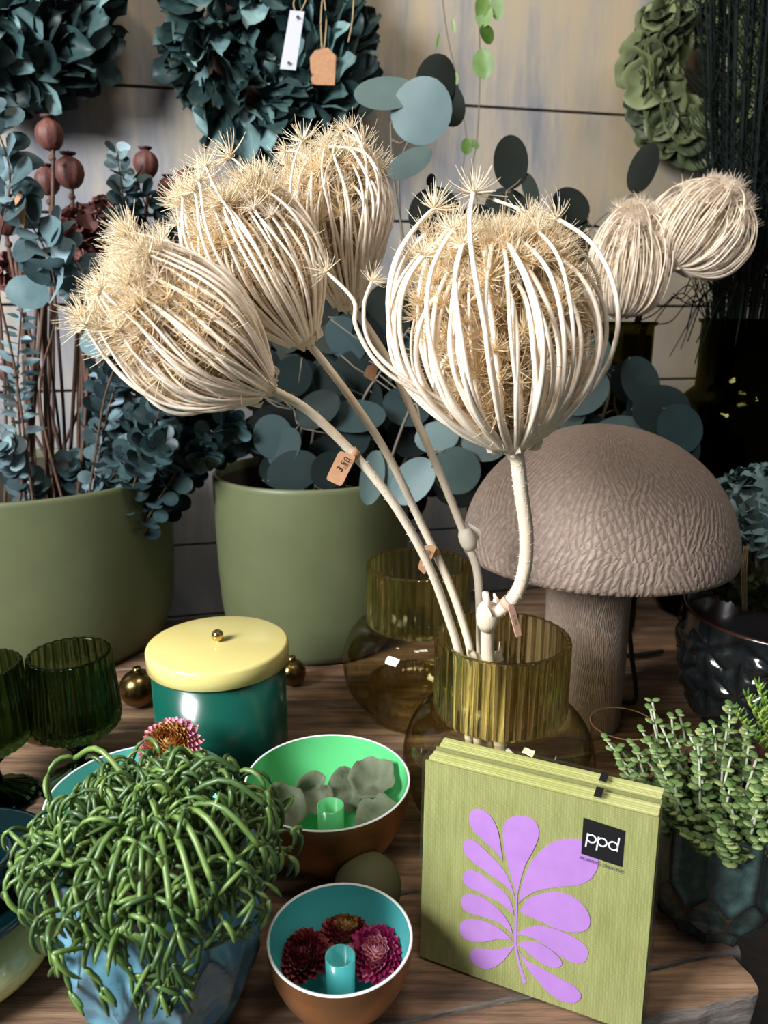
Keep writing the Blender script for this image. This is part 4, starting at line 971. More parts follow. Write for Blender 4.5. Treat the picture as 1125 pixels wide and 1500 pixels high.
def hydrangea():
    base = Vector((0.41, 0.73, 0.033)); c = P(1118, 788, 0.768)
    t = thing('dried_hydrangea', base, 'dusty teal and olive dried hydrangea head hanging over the relief pot', 'dried flower')
    m = MB(); m.tube(smooth_pts([base, base.lerp(c, .5)+Vector((0.01, 0.01, 0)), c], 6), 0.003, 8); m.build('stem', M['twig'], t)
    rnd = random.Random(6)
    for mat, nm, lo, hi, cnt in ((M['hyd'], 'upper_petals', 0.15, 1.0, 150), (M['hyd_olive'], 'lower_petals', -1.0, 0.2, 120)):
        m = MB()
        for i in range(cnt):
            z = rnd.uniform(lo, hi); a = rnd.uniform(0, 2*PI); rr = math.sqrt(max(0, 1-z*z)); d = Vector((rr*math.cos(a), rr*math.sin(a), z))
            p = c+Vector((d.x*0.060, d.y*0.055, d.z*0.066)); s = d.orthogonal().normalized(); s.rotate(Quaternion(d, rnd.uniform(0, 6.3)))
            L = rnd.uniform(0.026, 0.040); m.leaf(p-s*L*0.3, s+d*0.25, d, L, L*0.95, 0.25, 0.25, 'round', 0.11)
        m.build(nm, mat, t)
    m = MB()
    for k in range(4):
        p = P(1090+2*k, 800, .695); m.tube(smooth_pts([p, P(1086+2.5*k, 840, .69), P(1088+2*k, 895, .70)], 5), 0.0004, 4)
    m.build('twine_strands', M['twine'], t)
hydrangea()
# the low leaf that hangs over the rim is part of the hydrangea spray

# ------------------------------------------------------------ olive bottles at the back right
def bottle(cx, cy, neck, body, zsh, ztop, label):
    t = thing('olive_bottle_vase', (cx, cy, 0), label, 'vase')
    pr = [(0.001, 0.001), (body-0.006, 0.001), (body, 0.008), (body, zsh-0.03), (body-0.004, zsh-0.012), (neck+0.012, zsh-0.002), (neck+0.001, zsh+0.008), (neck, zsh+0.03), (neck, ztop-0.006), (neck+0.004, ztop-0.003), (neck+0.004, ztop), (neck, ztop)]
    inn = [(r-0.003 if r > 0.01 else r, z if z > 0.01 else 0.006) for r, z in reversed(pr[:-3])]
    m = MB(); m.lathe(pr+inn, 96, o=(cx, cy, 0)); m.build('glass_body', M['bottle'], t)
BT1 = (P(1096, 470, 1.06).x, 1.06)
bottle(BT1[0], BT1[1], 0.058, 0.083, 0.315, P(1096, 467, 1.0).z, 'tall dark olive glass bottle vase at the right edge holding black green grass')
bottle(BT2[0], BT2[1], 0.053, 0.060, 0.12, P(895, 472, 0.95).z, 'dark olive glass cylinder vase behind the mushroom lamp')

# ------------------------------------------------------------ dark grass bundle
def grass_bundle():
    base = Vector((BT1[0], BT1[1], 0.012))
    t = thing('dark_grass_bunch', base, 'tall bunch of near black feathery grass in the right olive bottle', 'dried grass')
    rnd = random.Random(8)
    for i in range(84):
        a = rnd.uniform(0, 2*PI); u = math.sqrt(rnd.random())
        neck = Vector((BT1[0]+math.cos(a)*u*0.045, BT1[1]+math.sin(a)*u*0.045, 0.40))
        top = neck + Vector((math.cos(a)*u*0.07+rnd.uniform(-.02, .02), math.sin(a)*u*0.05-0.02, rnd.uniform(0.42, 0.62)))
        pts = smooth_pts([base+Vector((math.cos(a)*u*0.03, math.sin(a)*u*0.03, 0)), neck, neck.lerp(top, .5)+Vector((0, 0, 0.0)), top], 7)
        m = MB(); m.tube(pts, 0.0018, 5)
        k = len(pts)
        for s in range(46):
            f = rnd.uniform(0.36, 1.0)*(k-1.001); j = int(f); p = pts[j].lerp(pts[j+1], f-j)
            d = Vector((rnd.uniform(-1, 1)-0.25, rnd.uniform(-1, 1), rnd.uniform(0.3, 1.4))).normalized(); L = rnd.uniform(0.02, 0.06)
            m.tube([p, p+d*L*0.5, p+d*L+Vector((0, 0, 0.004))], [0.0007, 0.0006, 0.0003], 3, False)
        m.build('feathery_stem', M['brush'], t)
    for i in range(26):   # thin wiry twigs hanging out at the left of the neck
        p0 = P(rnd.uniform(1030, 1085), 470, 1.02); dx = rnd.uniform(-0.09, -0.01); q = p0+Vector((dx, -0.04, rnd.uniform(-0.02, 0.09)))
        m = MB(); m.tube(smooth_pts([p0, p0.lerp(q, .5)+Vector((0, 0, 0.03)), q, q+Vector((dx*0.3, 0, rnd.uniform(-.06, .02)))], 5), 0.0008, 4); m.build('wiry_twig', M['brush'], t)
grass_bundle()

# ------------------------------------------------------------ eucalyptus branches
def branch(label, pts, leaf, n, mat, group, t0=0.25, seed=0, kind='round', twig='twig', taper=0.45, wid=1.0, per=2, r=0.0016, name='eucalyptus_branch', face=0.85):
    rnd = random.Random(seed); pts = [Vector(p) for p in pts]
    t = thing(name, pts[0], label, 'foliage', group)
    sp = smooth_pts(pts, 8); k = len(sp); m = MB(); m.tube(sp, [r*(1.1-0.7*i/k) for i in range(k)], 6); m.build('twig', M[twig], t)
    m = MB(); tw = rnd.uniform(0, PI)
    for i in range(n):
        f = t0+(1-t0)*i/(n-1); x = min(k-1.001, f*(k-1)); j = int(x); p = sp[j].lerp(sp[j+1], x-j); T = (sp[j+1]-sp[j]).normalized()
        X = T.orthogonal().normalized(); s = leaf*(1-taper*(f-t0)/(1-t0)*1.0)*rnd.uniform(0.8, 1.15)
        for e in range(per):
            d = X.copy(); d.rotate(Quaternion(T, tw+i*1.45+e*2*PI/per+rnd.uniform(-.3, .3))); d = (d+T*rnd.uniform(0.1, 0.6)).normalized()
            nrm = (T + Vector((rnd.uniform(-.4, .4), -face+rnd.uniform(-.5, .3), rnd.uniform(-.3, .3))))
            m.leaf(p+d*s*0.12, d, nrm, s, s*wid, rnd.uniform(0.02, 0.14), rnd.uniform(-0.1, 0.2), kind)
    m.build('leaves', mat, t); return t
GE = 'eucalyptus branches in the wide planter'
pot = lambda dx, dy: Vector((PL[0]+dx, PL[1]+dy, 0.117))
branch('blue eucalyptus branch with large leaves running up the left edge', [pot(0.05, -0.09)]+pl([(25, 560, .86), (-5, 400, .84), (15, 260, .83), (-15, 165, .82)]), 0.040, 11, M['euc'], GE, 0.62, 1, face=1.4)
branch('blue eucalyptus branch arching over the poppy stems beside the left edge', [pot(0.10, -0.09)]+pl([(60, 600, .87), (80, 470, .85), (72, 380, .84), (20, 290, .83)]), 0.038, 12, M['euc'], GE, 0.58, 2, face=1.4)
branch('blue eucalyptus branch with large leaves curving right below the poppies', [pot(0.08, -0.06)]+pl([(150, 600, .87), (170, 510, .86), (120, 400, .85), (75, 330, .85)]), 0.036, 15, M['euc'], GE, 0.45, 3, face=1.4)
branch('narrow eucalyptus sprig pointing up between the poppies and the flowers', [pot(0.11, 0.02)]+pl([(230, 560, .95), (205, 420, .94), (182, 300, .93), (172, 222, .92)]), 0.034, 20, M['euc'], GE, 0.35, 4, taper=0.6, face=1.2)
branch('grey eucalyptus sprig just right of the narrow upright sprig', [pot(0.12, 0.04)]+pl([(270, 560, .97), (275, 430, .96), (225, 330, .95), (200, 262, .94)]), 0.040, 16, M['euc_dark'], GE, 0.35, 5, face=1.2)
branch('slender sprig of small stacked silver leaves over the brown stems', [pot(0.03, -0.07)]+pl([(30, 640, .88), (26, 540, .87), (34, 430, .87)]), 0.024, 26, M['euc'], GE, 0.35, 6, kind='ovate', wid=0.45, per=2, taper=0.3)
rnd = random.Random(17)
ends = [(150, 470, 'left of the lowest bleached flower head'), (185, 500, 'under the left tip of the lowest bleached flower'), (215, 540, 'touching the underside of the lowest bleached flower'),
    (170, 560, 'midway between the brown stems and the lowest bleached flower'), (240, 590, 'just below the bulge of the lowest bleached flower'), (290, 600, 'under the hub end of the lowest bleached flower'),
    (330, 620, 'second furthest right of the mass'), (350, 640, 'reaching furthest right towards the middle planter'), (300, 560, 'behind the lowest bleached flower, in deep shade'),
    (260, 520, 'wholly behind the middle of the lowest bleached flower'), (230, 460, 'behind the upper left of the lowest bleached flower'), (200, 620, 'in the dark middle of the mass'),
    (150, 620, 'right beside the brown stems'), (270, 650, 'hanging over the right rim of the wide planter'), (180, 670, 'low in the middle above the planter rim'),
    (230, 660, 'low and dark, left of the drooping right tips'), (290, 660, 'lowest drooping tip at the right of the wide planter'), (10, 660, 'at the left edge above the planter rim'), (110, 690, 'lowest, resting on the front rim')]
for i, (ex, ey, where) in enumerate(ends):
    e = P(ex, ey, rnd.uniform(0.84, 0.93)); s = pot(min(0.13, 0.02+(ex/350)*0.15), rnd.uniform(-0.09, 0.02))
    mid = s.lerp(e, 0.55)+Vector((0, 0, 0.02)); tip = e+Vector((0.012*(ex > 150), -0.012, -0.01 if ex > 240 else 0.012))
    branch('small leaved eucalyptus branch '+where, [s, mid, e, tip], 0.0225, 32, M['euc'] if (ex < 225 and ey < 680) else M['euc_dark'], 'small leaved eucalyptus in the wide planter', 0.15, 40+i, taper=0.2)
# ------------------------------------------------------------ poppy heads
def poppy(px, py, Y, rpx, label, lean=0, squash=1.05, foot=None, group='dried poppy heads'):
    c = P(px, py, Y); r = rpx*scale_at(c); foot = pot(random.uniform(-0.02, 0.10), random.uniform(-0.05, 0.06))
    t = thing('dried_poppy', foot, label, 'dried poppy', group)
    ax = (Vector((lean, 0, 1))).normalized(); q = Vector((0, 0, 1)).rotation_difference(ax).to_matrix()
    pts = smooth_pts([foot, foot.lerp(c, .5)+Vector((0.005, 0, 0)), c-ax*r*2.2, c-ax*r*0.95*squash], 8); m = MB(); m.tube(pts, 0.0023, 8)
    m.ball(c-ax*r*1.5*squash, 0.0042, 10, 8); m.build('stem', M['twig'], t)
    m = MB(); n = 40; vs = []; prof = [(0.05, -1.02), (0.25, -1.0), (0.55, -0.88), (0.85, -0.5), (1.0, -0.05), (0.96, 0.35), (0.75, 0.72), (0.45, 0.92), (0.30, 0.98), (0.28, 1.08), (0.1, 1.1)]
    for (a, b) in prof:
        for k in range(n): an = 2*PI*k/n; rr = a*r*(1+0.035*math.cos(an*9)); vs.append(c+q @ Vector((rr*math.cos(an), rr*math.sin(an), b*r*squash)))
    m.add(vs, [(i*n+k, i*n+(k+1) % n, (i+1)*n+(k+1) % n, (i+1)*n+k) for i in range(len(prof)-1) for k in range(n)]); m.build('seed_pod', M['poppy'], t)
    m = MB(); vs = []; k2 = 22
    for (a, b) in ((0.05, 1.08), (0.36, 1.08), (0.52, 1.26), (0.30, 1.24), (0.03, 1.14)):
        for k in range(k2): an = 2*PI*k/k2; rr = a*r*(1+0.18*math.cos(an*11)); vs.append(c+q @ Vector((rr*math.cos(an), rr*math.sin(an), b*r*squash)))
    m.add(vs, [(i*k2+k, i*k2+(k+1) % k2, (i+1)*k2+(k+1) % k2, (i+1)*k2+k) for i in range(4) for k in range(k2)]); m.build('crown', M['poppy_dark'], t)
random.seed(21)
poppy(73, 198, .93, 20, 'tallest red brown poppy head at the left against the wall')
poppy(102, 253, .96, 21, 'dark poppy head just right of and below the tallest one')
poppy(70, 266, .97, 18, 'dark poppy head directly below the tallest one')
poppy(214, 241, .98, 18, 'poppy head above the upright narrow eucalyptus sprig')
poppy(272, 268, .97, 17, 'rightmost red brown poppy head beside the bleached flower', 0.25)
poppy(246, 276, .99, 14, 'small dark poppy head half behind the rightmost one')
poppy(8, 318, .93, 24, 'red brown poppy head at the left edge behind the blue leaves')
poppy(12, 545, .97, 15, 'low poppy head at the left edge among the brown stems')
for (px, py, R, sd) in ((122, 335, 34, 1), (135, 385, 34, 2), (152, 310, 22, 3), (20, 400, 30, 4), (120, 430, 26, 5)):
    c = P(px, py, .97); r = R*scale_at(c); rn = random.Random(sd); ft = pot(0.03+0.02*sd*0.5, 0.0)
    t = thing('dried_seed_cluster', ft, ['crumpled dusty red dried flower below the dark poppy head', 'crumpled dusty red dried flower lower in the bunch beside the upright sprig', 'small dusty red dried flower nearest the upright sprig', 'dusty red dried flower at the left edge behind large blue leaves', 'lowest crumpled dusty red dried flower above the brown stems'][sd-1], 'dried flower')
    m = MB(); m.tube(smooth_pts([ft, ft.lerp(c, .5), c], 6), 0.0025, 7); m.build('stem', M['twig'], t); m = MB()
    for i in range(26):
        a = rn.uniform(0, 2*PI); z = rn.uniform(-.8, 1); q = math.sqrt(1-z*z*0.95); d = Vector((q*math.cos(a), q*math.sin(a), z)); s = d.orthogonal(); s.rotate(Quaternion(d, rn.uniform(0, 6)))
        m.leaf(c+d*r*0.55-s.normalized()*r*0.4, s+d*0.3, d, r*1.1, r*0.9, 0.4, 0.2, 'round', 0.08)
    m.build('petals', M['protea'], t)
for i in range(16):
    px = random.uniform(-20, 130); s = pot(0.0+0.10*(px/130)*1.0, random.uniform(-0.10, 0.02)); e = P(px+random.uniform(-20, 40), random.uniform(380, 440), .92)
    m = MB(); m.tube(smooth_pts([s, s.lerp(e, .5)+Vector((random.uniform(-.008, .008), 0, 0)), e], 6), random.uniform(0.0014, 0.0026), 7)
    tag(m.build('bare_stem', M['twig'], origin=s), 'thin bare brown stem rising from the wide planter', 'stem', 'bare brown stems in the wide planter')
# leaf-shaped kraft tag in the eucalyptus
m = MB(); c = [P(28, 280, .82), P(37, 292, .82), P(35, 318, .82), P(33, 334, .82), P(24, 310, .82), P(21, 292, .82)]
m.add(c+[v+Vector((0.001, 0.0006, 0)) for v in c], [tuple(range(6)), tuple(range(11, 5, -1))]+[(i, i+6, (i+1) % 6+6, (i+1) % 6) for i in range(6)])
tag(m.build('paper_tag', M['kraft'], smooth=False, origin=c[0]), 'small pointed kraft paper tag hanging in the blue eucalyptus at the left', 'tag')

# ------------------------------------------------------------ big round leaf sprigs
def sprig(label, stem, leaves, mat, group, seed=0, foot=None, twig='twig_grey'):
    rn = random.Random(seed); st = pl(stem); foot = Vector(foot) if foot else st[0]
    t = thing('silver_dollar_sprig', foot, label, 'foliage', group)
    sp = smooth_pts(([foot] if (foot-st[0]).length > 1e-4 else [])+st, 8)
    m = MB(); m.tube(sp, [0.0018*(1.1-0.6*i/len(sp)) for i in range(len(sp))], 6)
    ml = MB()
    for (px, py, wpx, lpx, ang, Y) in leaves:
        c = P(px, py, Y); s = scale_at(c); W = wpx*s; L = lpx*s; a = math.radians(ang)
        d = Vector((math.cos(a), rn.uniform(-.15, .15), math.sin(a))).normalized()
        n = Vector((rn.uniform(-.3, .3), -1, rn.uniform(-.1, .5)))
        b = c-d*L/2; ml.leaf(b, d, n, L, W, rn.uniform(-0.06, 0.1), rn.uniform(-0.08, 0.08), 'round', 0, True)
        near = min(sp, key=lambda q: (q-b).length); m.tube([near, near.lerp(b, .6)+Vector((0, 0, -0.003)), b], 0.0008, 5)
    m.build('twig', M[twig], t); ml.build('leaves', mat, t)
mp = lambda dx, dy: Vector((PM[0]+dx, PM[1]+dy, 0.117))
GS = 'large round leaf eucalyptus'
sprig('sprig of large pale teal round leaves in front of the wall beside the middle wreath', [(640, 560, .93), (605, 420, .92), (578, 270, .91), (572, 180, .91)],
      [(566, 136, 52, 96, 185, .91), (617, 163, 90, 92, 60, .905), (600, 238, 40, 74, 30, .90)], M['euc_big'], GS, 1, mp(0.06, 0.0))
sprig('sprig with one big dark round leaf behind the large pale teal leaves', [(650, 560, .96), (600, 420, .96), (585, 250, .96), (618, 180, .96)],
      [(640, 118, 62, 78, 70, .955), (655, 150, 50, 70, -60, .965)], M['euc_black'], GS, 2, mp(0.05, 0.02))
sprig('sprig of dark round leaves rising just behind the large round flower', [(690, 560, .93), (705, 420, .93), (735, 330, .93), (742, 280, .93)],
      [(748, 238, 52, 74, 95, .93), (777, 278, 22, 50, -70, .93), (637, 316, 78, 84, 90, .92), (632, 266, 15, 22, 90, .92), (745, 318, 92, 70, 20, .94), (700, 330, 60, 60, 150, .94)], M['euc_black'], GS, 3, mp(0.08, 0.0))
sprig('sprig of dark leaves on thin twigs above the olive cylinder vase', [(880, 480, .99), (870, 400, .98), (862, 340, .98), (925, 285, .97)],
      [(836, 302, 48, 62, 150, .97), (848, 322, 30, 34, 90, .975), (942, 247, 40, 72, 70, .96), (838, 362, 60, 60, 160, .985)], M['euc_black'], GS, 4, (BT2[0]-0.01, BT2[1], 0.012))
rn = random.Random(31)
def fill_leaves(x0, x1, y0, y1, n, Y0, Y1, w0, w1):
    return [(rn.uniform(x0, x1), rn.uniform(y0, y1), rn.uniform(w0, w1), rn.uniform(w0, w1)*1.1, rn.uniform(0, 360), rn.uniform(Y0, Y1)) for _ in range(n)]
sprig('sprig of blue grey leaves hanging over the right rim of the middle planter', [(600, 600, .85), (620, 650, .84), (640, 660, .83)],
      [(545, 700, 36, 82, 80, .83), (605, 705, 56, 80, 50, .83), (668, 690, 72, 76, -60, .83), (560, 690, 40, 60, 100, .835), (640, 640, 48, 66, 10, .84), (712, 640, 74, 76, 20, .84)], M['euc_big'], GS, 5, mp(0.06, -0.06))
sprig('sprig of shade-toned round leaves in the left of the middle planter', [(440, 640, .90), (430, 600, .88)],
      [(430, 690, 60, 80, 20, .87), (400, 640, 60, 66, 100, .88), (480, 690, 50, 60, 70, .86), (405, 560, 60, 60, 60, .9), (520, 610, 50, 90, 0, .88)]+fill_leaves(380, 540, 520, 700, 12, .87, .93, 44, 66), M['euc_shaded'], GS, 6, mp(-0.06, -0.04))
sprig('tall shade-toned sprig filling the gap between the dried flower stems', [(520, 620, .92), (560, 540, .92), (600, 480, .92)], fill_leaves(480, 700, 460, 650, 24, .90, .97, 48, 72), M['euc_shaded'], GS, 7, mp(0.03, 0.0))
sprig('shade-toned sprig behind the lower stems and the mushroom cap', [(640, 640, .94), (700, 600, .93), (740, 560, .93)], fill_leaves(620, 790, 540, 680, 16, .89, .95, 50, 76), M['euc_shaded'], GS, 8, mp(0.08, 0.02))
sprig('added dark backing sprig behind the heads of the bleached flowers', [(470, 560, .96), (460, 480, .97), (480, 420, .97)], fill_leaves(370, 520, 430, 560, 20, .93, .99, 46, 66), M['euc_black'], GS, 11, mp(-0.03, 0.03))  # added dark leaves stand in for shade between the heads
sprig('added sprig of near-black backing leaves at the back of the middle planter against the wall', [(480, 640, 1.02), (500, 560, 1.03), (520, 480, 1.03)], fill_leaves(375, 600, 440, 690, 44, .99, 1.06, 56, 84), M['euc_black'], GS, 12, mp(-0.02, 0.06))  # added leaves cover the wall and stand in for deep shade
sprig('added near-black backing sprig behind the mushroom lamp and the bent stem', [(640, 680, 1.0), (700, 620, 1.0), (760, 560, 1.0)], fill_leaves(590, 830, 480, 740, 48, .97, 1.05, 56, 84), M['euc_black'], GS, 13, mp(0.07, 0.05))  # added backing too, its black leaves standing in for shade
sprig('sprig of grey green round leaves at the right of the large round flower', [(895, 560, .93), (870, 540, .92), (850, 520, .91)],
      [(866, 522, 60, 66, 100, .90), (852, 572, 74, 84, 20, .90), (830, 600, 60, 60, 200, .91), (905, 640, 62, 88, 10, .90), (958, 640, 44, 60, 80, .905)], M['euc_big'], GS, 9, (BT2[0]-0.03, BT2[1]-0.075, 0.27))
sprig('sprig of shade-toned blue round leaves above the right of the mushroom cap', [(900, 590, .94), (930, 570, .93), (970, 590, .92)],
      [(970, 600, 74, 90, 0, .90), (995, 628, 66, 80, -50, .89), (930, 558, 40, 100, -20, .93), (1000, 660, 50, 60, -80, .895)]+fill_leaves(810, 980, 540, 670, 16, .91, .95, 50, 74), M['euc_shaded'], GS, 10, (BT2[0]+0.03, BT2[1]-0.075, 0.24))

# ------------------------------------------------------------ wreaths on the wall
wn = RW @ Vector((0, -1, 0)); wx = RW @ Vector((1, 0, 0)); wz = Vector((0, 0, 1))
def wreath(name, px, py, Rpx, rin, mat, label, seed, kind, n, leafk, wid, base_mat='twig'):
    c = Wl(px, py, 0.075); s = scale_at(c); R = Rpx*s; mid = R*(1+rin)/2*0.9; tube_r = R*(1-rin)/2*0.62
    t = thing(name, c-wn*0.05, label, 'wreath'); rn = random.Random(seed)
    m = MB(); m.tube([c+(wx*math.cos(a)+wz*math.sin(a))*mid - wn*0.008 for a in [2*PI*k/48 for k in range(49)]], tube_r*0.55, 10, False); m.build('ring_base', M[base_mat], t)
    m = MB()
    for i in range(n):
        a = rn.uniform(0, 2*PI); b = rn.uniform(-0.35, 1.0)*PI; rad = wx*math.cos(a)+wz*math.sin(a); tan = -wx*math.sin(a)+wz*math.cos(a)
        out = rad*math.cos(b)+wn*max(-0.25, math.sin(b))
        p = c + rad*mid + rad*math.cos(b)*tube_r*0.8 + wn*(max(-0.1, math.sin(b))*tube_r*0.9); L = leafk*R*rn.uniform(0.8, 1.25)
        if kind == 'spiky':
            d = out*rn.uniform(0.5, 1.0) + tan*rn.uniform(0.2, 1.0); nr = out.cross(tan)*rn.uniform(-1, 1)+out*rn.uniform(.2, 1)+wn*0.3
            m.leaf(p, d, nr, L, L*wid, rn.uniform(0.1, 0.4), rn.uniform(-0.2, 0.35), 'obov', 0.10)
        else:
            m.cupleaf(p+out*rn.uniform(0.0, 0.008), out+wn*0.25+Vector((rn.uniform(-.35, .35), rn.uniform(-.3, .3), rn.uniform(-.35, .35))), L*0.5, rn)
    m.build('leaves', mat, t); return c, s
wreath('leaf_wreath', 2, -22, 152, 0.25, M['wreath'], 'blue green leaf wreath in the top left corner of the wall', 1, 'spiky', 400, 0.46, 0.66)
wreath('leaf_wreath', 394, 70, 142, 0.22, M['wreath'], 'blue green leaf wreath in the middle of the wall with hanging tags', 2, 'spiky', 430, 0.44, 0.56)
wreath('leaf_wreath', 1030, 108, 142, 0.30, M['galax'], 'olive green round leaf wreath at the right behind the dark grass', 3, 'round', 190, 0.40, 1.0, 'kraft')
def hang_tag(pxs, mat, label, strings, writing=None):
    c = [Wl(a, b, 0.155) for a, b in pxs]; t = thing('hanging_tag', sum(c, Vector())/len(c), label, 'tag')
    n = len(c); m = MB(); m.add([p+wn*0.0006 for p in c]+[p-wn*0.0006 for p in c], [tuple(range(n)), tuple(range(2*n-1, n-1, -1))]+[(i, i+n, (i+1) % n+n, (i+1) % n) for i in range(n)]); m.build('card', mat, t, smooth=False)
    for s_ in strings:
        m = MB(); m.tube(smooth_pts([Wl(a, b, 0.152) for a, b in s_], 5), 0.0009, 6); m.build('string', M['twine'], t)
    if writing == 'dots':
        m = MB(); m.ball(Wl(436, 25, 0.158), 0.002, 10, 6); m.ball(Wl(423, 92, 0.158), 0.002, 10, 6); m.build('eyelets', M['twig'], t)
hang_tag([(425, 15), (446, 17), (433, 103), (410, 101)], M['white'], 'long white paper tag hanging on the middle wreath', [[(436, 24), (430, 5), (440, -20)], [(436, 24), (446, 6), (455, -20)]], 'dots')
hang_tag([(461, 74), (480, 70), (492, 82), (490, 125), (456, 124), (454, 84)], M['kraft'], 'brown kraft tag hanging right of the white tag on the wreath', [[(472, 78), (470, 30), (474, -20)], [(474, 78), (478, 30), (472, -20)]])
m = MB(); m.tube(smooth_pts([Wl(510, 62, 0.16), Wl(516, 30, 0.16), Wl(519, -15, 0.16)], 5), 0.0009, 6)
tag(m.build('twine_loop', M['twine'], origin=Wl(510, 62, 0.16)), 'short loose twine hanging at the right of the middle wreath', 'twine')

# ------------------------------------------------------------ hanging vines
def vine(label, pts, leaves, seed):
    sp = smooth_pts(pl(pts), 8); t = thing('hanging_vine', sp[0], label, 'vine', 'hanging vines'); m = MB(); m.tube(sp, 0.0008, 5); m.build('runner', M['twig_grey'], t)
    rn = random.Random(seed); ml = MB()
    for (px, py, w_, l_, a, mt) in leaves:
        c = P(px, py, pts[0][2]-0.005); s = scale_at(c); an = math.radians(a); d = Vector((math.cos(an), rn.uniform(-.2, .2), math.sin(an)))
        ml.leaf(c-d*l_*s/2, d, Vector((rn.uniform(-.3, .3), -1, .3)), l_*s, w_*s, 0.1, 0.1, 'round')
    ml.build('leaves', M['vine'], t)
vine('hanging vine with fresh green round leaves in front of the wall', [(700, -30, 1.1), (702, 40, 1.1), (703, 110, 1.1), (699, 200, 1.1), (690, 260, 1.1), (700, 295, 1.1)],
     [(706, 8, 22, 34, -100, 0), (728, 10, 20, 34, -80, 0), (709, 22, 26, 34, 80, 0), (713, 50, 22, 28, -60, 0), (708, 93, 32, 40, 100, 0)], 1)
vine('thin trailing vine with tiny leaves left of the green leaved vine', [(645, -30, 1.12), (655, 50, 1.12), (668, 110, 1.12), (683, 200, 1.12), (680, 230, 1.12), (672, 285, 1.12)],
     [(642, 60, 5, 24, 80, 0), (664, 38, 6, 20, 100, 0), (667, 115, 10, 20, 90, 0), (684, 214, 18, 24, 90, 0), (695, 211, 12, 18, -30, 0)], 2)

